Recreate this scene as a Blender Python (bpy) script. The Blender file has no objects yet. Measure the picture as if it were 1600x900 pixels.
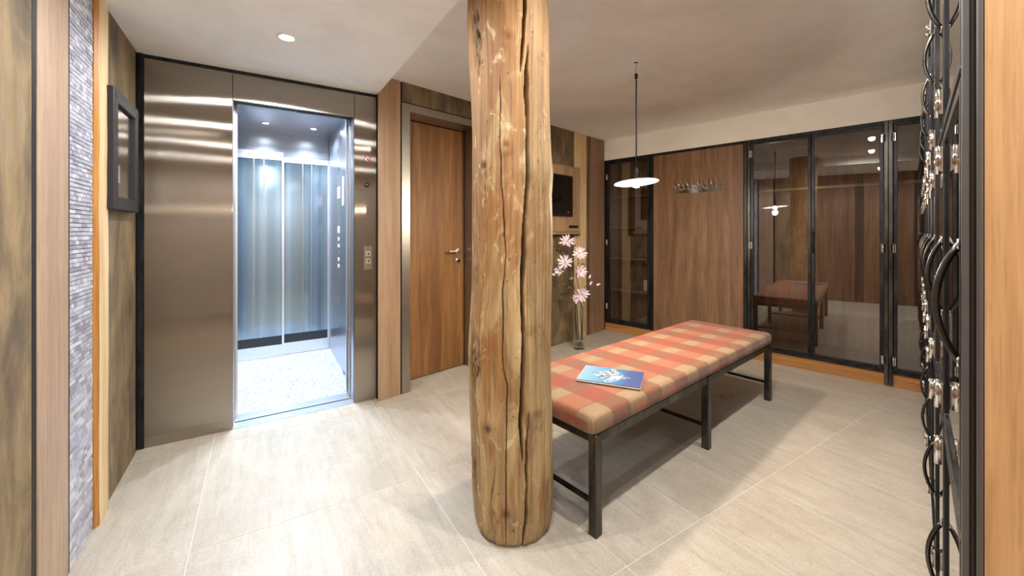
import bpy, bmesh, math, random
from mathutils import Vector, Matrix, noise

random.seed(7)
S = bpy.context.scene
C = S.collection
PI = math.pi

# ------------------------------------------------------------------ camera
H = 1.2                      # eye height
F = 630.0                    # focal length in pixels of the 1600 px wide frame
HY = 362.0                   # horizon row
cam = bpy.data.objects.new('camera', bpy.data.cameras.new('camera'))
C.objects.link(cam)
cam.location = (0, 0, H)
cam.rotation_euler = (PI / 2, 0, 0)
cam.data.sensor_width = 36.0
cam.data.lens = F / 1600 * 36
cam.data.shift_y = (HY - 450) / 1600
cam.data.clip_start = 0.01
S.camera = cam

# ------------------------------------------------------------------ light / exposure
w = bpy.data.worlds.new('world')
S.world = w
w.use_nodes = True
w.node_tree.nodes['Background'].inputs[0].default_value = (1.0, 0.97, 0.93, 1)
w.node_tree.nodes['Background'].inputs[1].default_value = 1.0
S.view_settings.view_transform = 'Standard'
S.view_settings.look = 'None'
S.view_settings.gamma = 1.0
S.view_settings.use_curve_mapping = False
S.view_settings.exposure = 1.5
S.cycles.max_bounces = 9
S.cycles.glossy_bounces = 4
S.cycles.diffuse_bounces = 5
SPOT_W = 16.2
PENDANT_W = 16.0
CABIN_W = 31.0

AR = math.radians(45.0)      # the cloakroom's axes: x along the lockers, y to the left wall
AE = math.radians(32.1)      # the lift lobby's axes: x along the lift front, y towards the lift
AB = math.radians(40.5)      # the bench

CEIL = 2.31
LOWC = 2.185
V0 = 2.972                   # lift front
U0 = -0.567                  # left wall
STEP = 0.72                  # ceiling step
CD = 2.68                    # door wall (cloakroom y)
AW = 4.28                    # wardrobe wall (cloakroom x)


def W(ang, x, y, z=0.0):
    return Vector((x * math.cos(ang) - y * math.sin(ang), x * math.sin(ang) + y * math.cos(ang), z))


# ------------------------------------------------------------------ materials
def srgb(r, g, b):
    f = lambda c: ((c / 255 + 0.055) / 1.055) ** 2.4 if c > 10 else c / 255 / 12.92
    return (f(r), f(g), f(b), 1)


class N:
    def __init__(s, name):
        s.m = bpy.data.materials.new(name)
        s.m.use_nodes = True
        s.t = s.m.node_tree
        s.p = s.t.nodes['Principled BSDF']
        s.out = s.t.nodes['Material Output']

    def n(s, typ, **kw):
        x = s.t.nodes.new(typ)
        for k, v in kw.items():
            setattr(x, k, v)
        return x

    def l(s, a, b):
        s.t.links.new(a, b)

    def val(s, sock, v):
        if hasattr(v, 'is_output') or isinstance(v, bpy.types.NodeSocket):
            s.l(v, sock)
        else:
            sock.default_value = v

    def math(s, op, a, b=0.5, c=None, clamp=False):
        x = s.n('ShaderNodeMath', operation=op, use_clamp=clamp)
        s.val(x.inputs[0], a)
        s.val(x.inputs[1], b)
        if c is not None:
            s.val(x.inputs[2], c)
        return x.outputs[0]

    def mix(s, fac, a, b, blend='MIX'):
        x = s.n('ShaderNodeMix', data_type='RGBA', blend_type=blend)
        s.val(x.inputs[0], fac)
        s.val(x.inputs[6], a)
        s.val(x.inputs[7], b)
        return x.outputs[2]

    def ramp(s, fac, stops, interp='LINEAR'):
        x = s.n('ShaderNodeValToRGB')
        x.color_ramp.interpolation = interp
        e = x.color_ramp.elements
        while len(e) < len(stops):
            e.new(0.5)
        for k, (pos, col) in enumerate(stops):
            e[k].position = pos
            e[k].color = col
        s.l(fac, x.inputs[0])
        return x.outputs[0]

    def coords(s, scale=(1, 1, 1), rnd=True, kind='Object'):
        tc = s.n('ShaderNodeTexCoord')
        mp = s.n('ShaderNodeMapping')
        mp.inputs['Scale'].default_value = scale
        if rnd:
            oi = s.n('ShaderNodeObjectInfo')
            m = s.math('MULTIPLY', oi.outputs['Random'], 37.0)
            cb = s.n('ShaderNodeCombineXYZ')
            for k in range(3):
                s.l(m, cb.inputs[k])
            s.l(cb.outputs[0], mp.inputs['Location'])
        s.l(tc.outputs[kind], mp.inputs['Vector'])
        return mp.outputs[0]

    def noise(s, vec, scale, detail=4, rough=0.55, dist=0.0):
        x = s.n('ShaderNodeTexNoise')
        x.inputs['Scale'].default_value = scale
        x.inputs['Detail'].default_value = detail
        x.inputs['Roughness'].default_value = rough
        x.inputs['Distortion'].default_value = dist
        s.l(vec, x.inputs['Vector'])
        return x.outputs['Fac']

    def bump(s, h, strength=0.2, dist=0.002):
        x = s.n('ShaderNodeBump')
        x.inputs['Strength'].default_value = strength
        x.inputs['Distance'].default_value = dist
        s.l(h, x.inputs['Height'])
        s.l(x.outputs[0], s.p.inputs['Normal'])

    def set(s, **kw):
        for k, v in kw.items():
            s.val(s.p.inputs[k.replace('_', ' ')], v)
        return s.m


def plain(name, col, rough=0.5, metal=0.0, **kw):
    q = N(name)
    v = q.coords((1, 1, 1))
    f = q.noise(v, 40, 3)
    c = q.mix(f, tuple(x * 0.9 for x in col[:3]) + (1,), tuple(min(1, x * 1.08) for x in col[:3]) + (1,))
    q.set(Base_Color=c, Roughness=rough, Metallic=metal, **kw)
    return q.m


def wood(name, dark, mid, light, axis=2, scale=1.0, rough=0.5, contrast=1.0, pores=0.25):
    q = N(name)
    s1 = [7.0 * scale] * 3
    s1[axis] = 0.45 * scale
    v = q.coords(tuple(s1))
    f1 = q.noise(v, 1.6, 5, 0.6, 0.9)
    s2 = [60.0 * scale] * 3
    s2[axis] = 1.6 * scale
    f2 = q.noise(q.coords(tuple(s2)), 1.6, 4, 0.6)
    s3 = [170.0 * scale] * 3
    s3[axis] = 7.0 * scale
    f3 = q.noise(q.coords(tuple(s3)), 1.0, 2, 0.5)
    f = q.math('ADD', q.math('MULTIPLY', f1, 0.65), q.math('MULTIPLY', f2, 0.35))
    d = 0.16 / contrast
    c = q.ramp(f, [(0.5 - d, dark), (0.5, mid), (0.5 + d, light)])
    pore = q.ramp(f3, [(0.36, (0, 0, 0, 1)), (0.46, (1, 1, 1, 1))])
    c = q.mix(q.math('MULTIPLY', q.math('SUBTRACT', 1.0, pore), pores), c, tuple(x * 0.45 for x in dark[:3]) + (1,))
    q.set(Base_Color=c, Roughness=rough)
    q.bump(f3, 0.12, 0.001)
    return q.m


M = {}
M['oak_door'] = wood('oak_door', srgb(102, 66, 34), srgb(130, 88, 47), srgb(158, 114, 66), scale=1.0)
M['oak_frame'] = wood('oak_frame', srgb(144, 113, 86), srgb(166, 134, 104), srgb(182, 150, 120), scale=0.9, pores=0.15)
M['oak_pale'] = wood('oak_pale', srgb(158, 130, 108), srgb(174, 147, 124), srgb(188, 162, 138), scale=1.3, pores=0.3)
M['larch'] = wood('larch', srgb(196, 160, 112), srgb(222, 192, 146), srgb(236, 212, 172), scale=0.8, pores=0.12)
M['larch_edge'] = wood('larch_edge', srgb(150, 96, 34), srgb(184, 128, 58), srgb(200, 148, 78), scale=1.0)
M['walnut'] = wood('walnut', srgb(92, 66, 46), srgb(124, 92, 66), srgb(150, 116, 84), scale=1.0, pores=0.3)
M['walnut_dark'] = wood('walnut_dark', srgb(88, 64, 48), srgb(112, 84, 62), srgb(132, 100, 76), scale=1.1)
M['walnut_side'] = wood('walnut_side', srgb(118, 92, 70), srgb(140, 110, 84), srgb(156, 124, 96), scale=1.2, pores=0.2)
M['plinth_oak'] = wood('plinth_oak', srgb(140, 92, 48), srgb(172, 120, 66), srgb(192, 140, 86), axis=1, scale=1.0)
M['gable_oak'] = wood('gable_oak', srgb(172, 126, 80), srgb(194, 147, 98), srgb(210, 166, 118), scale=1.6, pores=0.2)

# old formwork panels: mossy brown with grey patches
q = N('formwork')
v = q.coords((1.6, 1.6, 0.7))
f = q.noise(v, 3.2, 8, 0.68, 0.6)
g = q.noise(q.coords((9, 9, 0.8)), 2.0, 6, 0.65, 0.3)
k = q.noise(q.coords((2.2, 2.2, 1.0)), 1.7, 4, 0.6)
c = q.ramp(f, [(0.3, srgb(74, 63, 47)), (0.46, srgb(116, 99, 72)), (0.6, srgb(146, 125, 91)), (0.74, srgb(128, 118, 104))])
c = q.mix(q.math('MULTIPLY', q.ramp(g, [(0.45, (0, 0, 0, 1)), (0.7, (1, 1, 1, 1))]), 0.5), c, srgb(82, 70, 56))
c = q.mix(q.math('MULTIPLY', q.ramp(k, [(0.55, (0, 0, 0, 1)), (0.68, (1, 1, 1, 1))]), 0.7), c, srgb(64, 60, 58))
q.set(Base_Color=c, Roughness=0.75)
q.bump(g, 0.3, 0.003)
M['formwork'] = q.m

# plaster
q = N('plaster')
f = q.noise(q.coords((1, 1, 1)), 2.2, 8, 0.65, 0.4)
c = q.ramp(f, [(0.3, srgb(230, 227, 222)), (0.55, srgb(240, 238, 234)), (0.75, srgb(246, 244, 241))])
q.set(Base_Color=c, Roughness=0.85)
q.bump(q.noise(q.coords((1, 1, 1)), 14, 6), 0.15, 0.004)
M['plaster'] = q.m

# floor stone, its veins along the tile's length (local y)
q = N('floor_stone')
f = q.noise(q.coords((12.0, 1.3, 1)), 2.0, 9, 0.72, 0.5)
g = q.noise(q.coords((1.6, 1.2, 1)), 2.6, 7, 0.65, 0.5)
e = q.noise(q.coords((1, 1, 1)), 130, 4, 0.7)
h = q.noise(q.coords((1, 0.6, 1)), 24, 6, 0.7)
c = q.ramp(f, [(0.26, srgb(158, 149, 136)), (0.5, srgb(188, 179, 164)), (0.74, srgb(204, 196, 182))])
c = q.mix(q.math('MULTIPLY', q.ramp(g, [(0.42, (0, 0, 0, 1)), (0.66, (1, 1, 1, 1))]), 0.6), c, srgb(162, 150, 134))
c = q.mix(q.math('MULTIPLY', q.ramp(h, [(0.5, (0, 0, 0, 1)), (0.72, (1, 1, 1, 1))]), 0.35), c, srgb(148, 138, 124))
c = q.mix(0.2, c, q.ramp(e, [(0.35, srgb(128, 118, 106)), (0.65, srgb(226, 218, 206))]))
oi = q.n('ShaderNodeObjectInfo')
c = q.mix(q.math('MULTIPLY', oi.outputs['Random'], 0.14), c, srgb(150, 138, 122))
q.set(Base_Color=c, Roughness=q.ramp(f, [(0.3, (0.5, 0.5, 0.5, 1)), (0.7, (0.36, 0.36, 0.36, 1))]))
q.bump(f, 0.06, 0.002)
M['floor_stone'] = q.m
M['grout'] = plain('grout', srgb(218, 212, 200), 0.9)


# brushed steel of the lift front, brushed vertically
def brushed(name, col, rough, tang, aniso=0.85, scratch=0.0):
    q = N(name)
    f = q.noise(q.coords((140, 140, 1.2), rnd=False), 1.0, 3, 0.6)
    g = q.noise(q.coords((1.2, 1.2, 1.2), rnd=False), 1.5, 3, 0.5)
    c = q.mix(f, tuple(x * 0.92 for x in col[:3]) + (1,), col)
    cb = q.n('ShaderNodeCombineXYZ')
    for k in range(3):
        cb.inputs[k].default_value = tang[k]
    q.set(Base_Color=c, Metallic=1.0, Roughness=q.math('ADD', q.math('MULTIPLY', g, 0.03), rough - 0.015),
          Anisotropic=aniso, Tangent=cb.outputs[0])
    if scratch:                                   # vertical brushing: reflections spread sideways
        wv = q.noise(q.coords((2.5, 2.5, 6), rnd=False), 1.0, 2, 0.5)
        cz = q.n('ShaderNodeCombineXYZ')
        q.l(q.math('MULTIPLY', q.math('SUBTRACT', wv, 0.5), 0.012), cz.inputs[2])
        ge = q.n('ShaderNodeNewGeometry')
        a1 = q.n('ShaderNodeVectorMath', operation='ADD')
        q.l(ge.outputs['Normal'], a1.inputs[0])
        q.l(cz.outputs[0], a1.inputs[1])
        nn = q.n('ShaderNodeVectorMath', operation='NORMALIZE')
        q.l(a1.outputs[0], nn.inputs[0])
        gb = q.n('ShaderNodeBsdfAnisotropic')
        q.l(c, gb.inputs['Color'])
        gb.inputs['Roughness'].default_value = rough
        gb.inputs['Anisotropy'].default_value = -aniso
        q.l(nn.outputs[0], gb.inputs['Normal'])
        q.l(cb.outputs[0], gb.inputs['Tangent'])
        q.l(gb.outputs[0], q.out.inputs[0])
    return q.m


DU = W(AE, 1, 0)
M['steel_front'] = brushed('steel_front', srgb(166, 157, 146), 0.165, DU, 0.87, 1.0)
M['steel_cabin'] = brushed('steel_cabin', srgb(188, 193, 203), 0.3, DU, 0.3)
M['steel_door_frame'] = plain('steel_door_frame', srgb(168, 164, 156), 0.36, 1.0)
M['steel_bright'] = plain('steel_bright', srgb(214, 210, 202), 0.24, 1.0)
M['chrome'] = plain('chrome', srgb(226, 226, 226), 0.08, 1.0)
M['aluminium'] = plain('aluminium', srgb(220, 222, 226), 0.35, 1.0)
M['brass'] = plain('brass', srgb(236, 222, 188), 0.35, 0.35)

# waxed black steel
q = N('black_steel')
f = q.noise(q.coords((1, 1, 0.3)), 18, 6, 0.65)
q.set(Base_Color=q.ramp(f, [(0.35, srgb(34, 35, 38)), (0.7, srgb(66, 66, 68))]), Metallic=0.75,
      Roughness=q.ramp(f, [(0.3, (0.3, 0.3, 0.3, 1)), (0.7, (0.46, 0.46, 0.46, 1))]))
M['black_steel'] = q.m
q = N('raw_steel')
f = q.noise(q.coords((1, 1, 0.25)), 14, 6, 0.7)
q.set(Base_Color=q.ramp(f, [(0.32, srgb(52, 52, 53)), (0.55, srgb(88, 85, 81)), (0.8, srgb(136, 128, 117))]), Metallic=0.9,
      Roughness=0.3)
M['raw_steel'] = q.m
M['jamb_steel'] = plain('jamb_steel', srgb(98, 92, 87), 0.38, 0.45)
M['jamb_dark'] = plain('jamb_dark', srgb(62, 58, 57), 0.4, 0.5)
M['black'] = plain('black', srgb(20, 18, 17), 0.6)
M['black_gap'] = plain('black_gap', srgb(26, 20, 17), 0.7)
M['black_gloss'] = plain('black_gloss', srgb(9, 9, 10), 0.08)
M['white'] = plain('white', srgb(238, 236, 232), 0.5)
M['paper'] = plain('paper', srgb(228, 220, 204), 0.7)
M['red'] = plain('red', srgb(190, 32, 36), 0.5)
M['blue_wood'] = plain('blue_wood', srgb(30, 30, 35), 0.5)


def thin_glass(name, tint, ior, rough=0.0, gtint=(1, 1, 1, 1)):
    q = N(name)
    tr = q.n('ShaderNodeBsdfTransparent')
    tr.inputs[0].default_value = tint
    gl = q.n('ShaderNodeBsdfGlossy')
    gl.inputs['Roughness'].default_value = rough
    gl.inputs['Color'].default_value = gtint
    lw = q.n('ShaderNodeLayerWeight')
    fac = q.math('ADD', q.math('MULTIPLY', q.math('POWER', lw.outputs['Facing'], 5.0), 1.0 - ior), ior)
    mx = q.n('ShaderNodeMixShader')
    q.l(fac, mx.inputs[0])
    q.l(tr.outputs[0], mx.inputs[1])
    q.l(gl.outputs[0], mx.inputs[2])
    q.l(mx.outputs[0], q.out.inputs[0])
    return q.m


M['glass_door'] = thin_glass('glass_door', (0.82, 0.80, 0.78, 1), 0.115)
M['glass_clear'] = thin_glass('glass_clear', (0.92, 0.92, 0.90, 1), 0.02)
M['glass_vase'] = thin_glass('glass_vase', (0.95, 0.97, 0.96, 1), 0.04)
q = N('glass_cabin')
f = q.noise(q.coords((14, 14, 0.05), rnd=False), 1.2, 2, 0.5)  # streaks in the colour imitate upright reflections in the glass
q.set(Base_Color=q.ramp(f, [(0.4, srgb(128, 146, 158)), (0.62, srgb(152, 170, 184))]), Metallic=0.85, Roughness=0.13)
M['glass_cabin'] = q.m


def emit(name, col, strength):
    q = N(name)
    q.set(Base_Color=(0.8, 0.8, 0.8, 1), Emission_Color=col, Emission_Strength=strength)
    return q.m


M['lamp_warm'] = emit('lamp_warm', (1.0, 0.86, 0.66, 1), 60)
M['lamp_white'] = emit('lamp_white', (1.0, 0.95, 0.88, 1), 40)
M['lamp_cold'] = emit('lamp_cold', (0.88, 0.94, 1.0, 1), 40)
M['display_red'] = emit('display_red', (1.0, 0.05, 0.1, 1), 1.2)

# mosaic tiles, one tone each
q = N('mosaic')
ge = q.n('ShaderNodeNewGeometry')
oi = q.n('ShaderNodeObjectInfo')
rd = q.math('FRACT', q.math('ADD', ge.outputs['Random Per Island'], q.math('MULTIPLY', oi.outputs['Random'], 7.0)))
c = q.ramp(rd, [(0.0, srgb(160, 158, 172)), (0.15, srgb(178, 178, 192)), (0.5, srgb(192, 194, 206)), (0.85, srgb(212, 214, 224)), (0.985, srgb(212, 198, 186))], 'CONSTANT')
q.set(Base_Color=c, Metallic=0.1, Roughness=q.ramp(rd, [(0, (0.34, 0.34, 0.34, 1)), (1, (0.5, 0.5, 0.5, 1))]))
M['mosaic'] = q.m
M['mosaic_grout'] = plain('mosaic_grout', srgb(112, 110, 120), 0.8)

# tiny white pebbles of the cabin floor
q = N('cabin_floor')
vo = q.n('ShaderNodeTexVoronoi', feature='DISTANCE_TO_EDGE')
vo.inputs['Scale'].default_value = 58
q.l(q.coords((1, 1, 1), rnd=False), vo.inputs['Vector'])
q.set(Base_Color=q.ramp(vo.outputs['Distance'], [(0.03, srgb(120, 128, 140)), (0.2, srgb(226, 230, 235))]), Roughness=0.5)
M['cabin_floor'] = q.m

# plaid wool
q = N('plaid')
tc = q.n('ShaderNodeTexCoord')
sp = q.n('ShaderNodeSeparateXYZ')
q.l(tc.outputs['Object'], sp.inputs[0])


def stripe(sock, period, off, thr):
    fr = q.math('FRACT', q.math('ADD', q.math('DIVIDE', q.math('ADD', sock, wob), period), off))
    band = q.math('GREATER_THAN', fr, thr)
    e1 = q.math('LESS_THAN', fr, 0.035)
    e2 = q.math('LESS_THAN', q.math('ABSOLUTE', q.math('SUBTRACT', fr, thr)), 0.02)
    return band, q.math('MAXIMUM', e1, e2)


wob = q.math('MULTIPLY', q.math('SUBTRACT', q.noise(tc.outputs['Object'], 5, 2), 0.5), 0.012)
bx_, ex_ = stripe(sp.outputs[0], 0.254, 0.138, 0.5)
by_, ey_ = stripe(sp.outputs[1], 0.21, 0.095, 0.42)
c = q.mix(bx_, q.mix(by_, srgb(154, 130, 96), srgb(160, 92, 62)), q.mix(by_, srgb(122, 70, 44), srgb(144, 48, 29)))
c = q.mix(q.math('MULTIPLY', q.math('MAXIMUM', ex_, ey_), 0.42), c, srgb(104, 66, 44))
fb = q.noise(q.coords((40, 6, 6), rnd=False), 6, 4, 0.7)
fb2 = q.noise(q.coords((5, 70, 5), rnd=False), 5, 4, 0.7)
c = q.mix(q.math('MULTIPLY', fb, 0.34), c, srgb(128, 80, 53))
c = q.mix(q.math('MULTIPLY', q.ramp(fb2, [(0.4, (0, 0, 0, 1)), (0.7, (1, 1, 1, 1))]), 0.2), c, srgb(180, 144, 106))
q.set(Base_Color=c, Roughness=0.9, Sheen_Weight=0.25)
q.bump(q.noise(q.coords((1, 1, 1), rnd=False), 420, 2), 0.35, 0.001)
M['plaid'] = q.m

# magazine cover: snow mountain mirrored in a lake, local x along the long side
q = N('cover')
tc = q.n('ShaderNodeTexCoord')
sp = q.n('ShaderNodeSeparateXYZ')
q.l(tc.outputs['Object'], sp.inputs[0])
X, Y = sp.outputs[0], sp.outputs[1]
sky = q.ramp(q.math('ADD', q.math('MULTIPLY', X, 3.2), 0.5), [(0.0, srgb(150, 184, 206)), (0.3, srgb(112, 168, 204)), (0.62, srgb(76, 128, 180)), (0.78, srgb(76, 96, 150)), (1.0, srgb(74, 86, 136))])
ax = q.math('ABSOLUTE', q.math('ADD', X, 0.004))
pn = q.noise(q.coords((1, 0.2, 1), rnd=False), 42, 4, 0.7)
tt = q.math('SUBTRACT', 1.0, q.math('DIVIDE', ax, 0.118), clamp=True)
prof = q.math('MULTIPLY', q.math('POWER', tt, 1.7), q.math('ADD', 0.03, q.math('MULTIPLY', pn, 0.15)))
mask = q.math('GREATER_THAN', prof, q.math('ABSOLUTE', Y))
rock = q.noise(q.coords((1, 1, 1), rnd=False), 70, 5, 0.7)
mt = q.ramp(rock, [(0.42, srgb(86, 104, 128)), (0.54, srgb(176, 190, 206)), (0.7, srgb(226, 230, 236))])
q.set(Base_Color=q.mix(mask, sky, mt), Roughness=0.25)
M['cover'] = q.m

# old photograph in the frame
q = N('old_photo')
tc = q.n('ShaderNodeTexCoord')
sp = q.n('ShaderNodeSeparateXYZ')
q.l(tc.outputs['Generated'], sp.inputs[0])
c = q.ramp(sp.outputs[2], [(0.0, srgb(56, 52, 45)), (0.35, srgb(44, 41, 37)), (0.5, srgb(78, 72, 63)), (0.62, srgb(104, 97, 86)), (1.0, srgb(112, 105, 94))])
f = q.noise(q.coords((1, 1, 1), rnd=False), 22, 5, 0.7)
c = q.mix(q.math('MULTIPLY', q.ramp(f, [(0.42, (1, 1, 1, 1)), (0.6, (0, 0, 0, 1))]), 0.5), c, srgb(48, 46, 44))
q.set(Base_Color=c, Roughness=0.3)
M['old_photo'] = q.m

# debarked log
q = N('log')
at = q.n('ShaderNodeVertexColor', layer_name='marks')
sepc = q.n('ShaderNodeSeparateColor')
q.l(at.outputs['Color'], sepc.inputs[0])
v = q.coords((1, 1, 0.13), rnd=False)
f = q.noise(v, 9, 8, 0.68, 0.8)
g = q.noise(q.coords((1, 1, 0.4), rnd=False), 7.5, 6, 0.65, 1.0)
s = q.noise(q.coords((60, 60, 1.4), rnd=False), 1.5, 4, 0.6)
tc = q.n('ShaderNodeTexCoord')
sx = q.n('ShaderNodeSeparateXYZ')
q.l(tc.outputs['Object'], sx.inputs[0])
up = q.math('DIVIDE', sx.outputs[2], 2.0, clamp=True)                    # more amber patches towards the top
c = q.ramp(f, [(0.26, srgb(112, 86, 54)), (0.4, srgb(160, 128, 84)), (0.56, srgb(188, 156, 108)), (0.74, srgb(212, 186, 140))])
amber = q.ramp(q.math('ADD', g, q.math('MULTIPLY', q.math('SUBTRACT', up, 0.5), 0.22)), [(0.47, (0, 0, 0, 1)), (0.56, (0.75, 0.75, 0.75, 1))])
c = q.mix(amber, c, q.mix(s, srgb(104, 64, 28), srgb(172, 118, 58)))
c = q.mix(sepc.outputs[1], c, q.mix(s, srgb(104, 60, 24), srgb(164, 100, 44)))      # resin stain
fl_ = q.noise(q.coords((1, 1, 0.6), rnd=False), 16, 6, 0.7, 0.6)
c = q.mix(q.ramp(fl_, [(0.60, (0, 0, 0, 1)), (0.66, (0.5, 0.5, 0.5, 1))]), c, srgb(236, 214, 172))   # flaked pale spots
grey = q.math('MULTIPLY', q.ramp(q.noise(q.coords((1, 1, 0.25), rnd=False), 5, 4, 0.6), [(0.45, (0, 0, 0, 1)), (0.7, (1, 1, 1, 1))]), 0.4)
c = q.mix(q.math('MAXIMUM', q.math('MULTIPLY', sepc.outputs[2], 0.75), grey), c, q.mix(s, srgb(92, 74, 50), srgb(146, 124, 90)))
c = q.mix(q.math('MULTIPLY', q.ramp(s, [(0.34, (1, 1, 1, 1)), (0.48, (0, 0, 0, 1))]), 0.5), c, srgb(92, 62, 34))
sk = q.noise(q.coords((1, 1, 0.7), rnd=False), 60, 2, 0.5)
c = q.mix(q.ramp(sk, [(0.70, (0, 0, 0, 1)), (0.73, (0.8, 0.8, 0.8, 1))]), c, srgb(84, 56, 32))
c = q.mix(sepc.outputs[0], c, srgb(46, 32, 22))                         # knots and checks
q.set(Base_Color=c, Roughness=0.65)
hh = q.math('ADD', q.math('MULTIPLY', f, 0.6), q.math('MULTIPLY', s, 0.4))
q.bump(q.math('ADD', hh, q.math('MULTIPLY', amber, -0.12)), 0.6, 0.008)
M['log'] = q.m

q = N('petal')
tc = q.n('ShaderNodeTexCoord')
f = q.noise(q.coords((1, 1, 1)), 30, 3)
q.set(Base_Color=q.ramp(f, [(0.3, srgb(222, 188, 206)), (0.6, srgb(240, 226, 236))]), Roughness=0.6)
M['petal'] = q.m
M['stem'] = plain('stem', srgb(92, 72, 50), 0.7)
M['leaf'] = plain('leaf', srgb(84, 88, 54), 0.6)
M['pebble'] = plain('pebble', srgb(110, 96, 80), 0.5)


# ------------------------------------------------------------------ builders
def tag(o, label=None, cat=None, group=None, kind=None):
    if label:
        o['label'] = label
    if cat:
        o['category'] = cat
    if group:
        o['group'] = group
    if kind:
        o['kind'] = kind
    return o


def bbox(bm, x0, x1, y0, y1, z0, z1):
    vs = [bm.verts.new((x, y, z)) for z in (z0, z1) for x, y in ((x0, y0), (x1, y0), (x1, y1), (x0, y1))]
    for f in ((3, 2, 1, 0), (4, 5, 6, 7), (0, 1, 5, 4), (1, 2, 6, 5), (2, 3, 7, 6), (3, 0, 4, 7)):
        bm.faces.new([vs[i] for i in f])
    return vs


def link(name, me, mat, parent=None, ang=0.0, loc=(0, 0, 0)):
    o = bpy.data.objects.new(name, me)
    C.objects.link(o)
    if mat is not None and not me.materials:
        me.materials.append(M[mat] if isinstance(mat, str) else mat)
    if parent is not None:
        o.parent = parent
    o.location = loc
    if ang:
        o.rotation_euler = (0, 0, ang)
    return o


def done(name, bm, mat, parent=None, ang=0.0, loc=(0, 0, 0), bevel=0.0, smooth=False, seg=1):
    if bevel:
        bmesh.ops.bevel(bm, geom=list(bm.edges), offset=bevel, segments=seg, affect='EDGES', profile=0.5, clamp_overlap=True)
    bmesh.ops.recalc_face_normals(bm, faces=list(bm.faces))
    me = bpy.data.meshes.new(name)
    bm.to_mesh(me)
    bm.free()
    if smooth:
        for p in me.polygons:
            p.use_smooth = True
    return link(name, me, mat, parent, ang, loc)


def box(name, dims, mat, parent=None, ang=0.0, loc=(0, 0, 0), bevel=0.0):
    bm = bmesh.new()
    bbox(bm, *dims)
    return done(name, bm, mat, parent, ang, loc, bevel)


def frame_ring(name, x0, x1, z0, z1, wd, y0, y1, mat, parent=None, ang=0.0, loc=(0, 0, 0), bevel=0.0):
    """a flat rectangular frame standing in the xz plane, one connected mesh"""
    bm = bmesh.new()
    o = [(x0, z0), (x1, z0), (x1, z1), (x0, z1)]
    i = [(x0 + wd, z0 + wd), (x1 - wd, z0 + wd), (x1 - wd, z1 - wd), (x0 + wd, z1 - wd)]
    L = {}
    for nm, pts in (('o', o), ('i', i)):
        for k, (x, z) in enumerate(pts):
            for j, y in enumerate((y0, y1)):
                L[nm, k, j] = bm.verts.new((x, y, z))
    for k in range(4):
        n = (k + 1) % 4
        for j in (0, 1):
            bm.faces.new([L['o', k, j], L['o', n, j], L['i', n, j], L['i', k, j]])
        bm.faces.new([L['o', k, 0], L['o', n, 0], L['o', n, 1], L['o', k, 1]])
        bm.faces.new([L['i', k, 0], L['i', n, 0], L['i', n, 1], L['i', k, 1]])
    return done(name, bm, mat, parent, ang, loc, bevel)


def empty(name, loc=(0, 0, 0), ang=0.0):
    o = bpy.data.objects.new(name, None)
    C.objects.link(o)
    o.location = loc
    o.rotation_euler = (0, 0, ang)
    o.empty_display_size = 0.05
    return o


def tube_bm(bm, pts, r, seg=10, cap=True):
    pts = [Vector(p) for p in pts]
    rr = r if isinstance(r, (list, tuple)) else [r] * len(pts)
    rings = []
    up = None
    for k, p in enumerate(pts):
        d = (pts[min(k + 1, len(pts) - 1)] - pts[max(k - 1, 0)]).normalized()
        if up is None:
            up = Vector((0, 0, 1)) if abs(d.z) < 0.9 else Vector((1, 0, 0))
        a = d.cross(up).normalized()
        b = a.cross(d).normalized()
        up = b
        rings.append([bm.verts.new(p + (a * math.cos(2 * PI * i / seg) + b * math.sin(2 * PI * i / seg)) * rr[k]) for i in range(seg)])
    for k in range(len(rings) - 1):
        for i in range(seg):
            j = (i + 1) % seg
            bm.faces.new([rings[k][i], rings[k][j], rings[k + 1][j], rings[k + 1][i]])
    if cap:
        bm.faces.new(rings[0][::-1])
        bm.faces.new(rings[-1])


def tube(name, pts, r, mat, parent=None, ang=0.0, loc=(0, 0, 0), seg=10):
    bm = bmesh.new()
    tube_bm(bm, pts, r, seg)
    return done(name, bm, mat, parent, ang, loc, smooth=True)


def lathe(name, prof, mat, parent=None, loc=(0, 0, 0), seg=32, axis='z', close=False, ang=0.0):
    """revolve (r, h) pairs"""
    bm = bmesh.new()
    rings = []
    for r, h in prof:
        if r < 1e-6:
            rings.append([bm.verts.new((0, 0, h))])
        else:
            rings.append([bm.verts.new((r * math.cos(2 * PI * i / seg), r * math.sin(2 * PI * i / seg), h)) for i in range(seg)])
    n = len(rings)
    for k in range(n if close else n - 1):
        A, B = rings[k], rings[(k + 1) % n]
        for i in range(seg):
            j = (i + 1) % seg
            if len(A) == 1 and len(B) == 1:
                continue
            if len(A) == 1:
                bm.faces.new([A[0], B[i], B[j]])
            elif len(B) == 1:
                bm.faces.new([A[i], A[j], B[0]])
            else:
                bm.faces.new([A[i], A[j], B[j], B[i]])
    if axis == 'y':                       # turn so the axis points along -y
        bmesh.ops.rotate(bm, cent=(0, 0, 0), matrix=Matrix.Rotation(PI / 2, 3, 'X'), verts=bm.verts)
    if axis == 'x':
        bmesh.ops.rotate(bm, cent=(0, 0, 0), matrix=Matrix.Rotation(PI / 2, 3, 'Y'), verts=bm.verts)
    return done(name, bm, mat, parent, ang, loc, smooth=True)


def copy_tree(o, parent=None):
    c = o.copy()
    C.objects.link(c)
    c.parent = parent
    for ch in list(o.children):
        copy_tree(ch, c)
    return c


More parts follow.
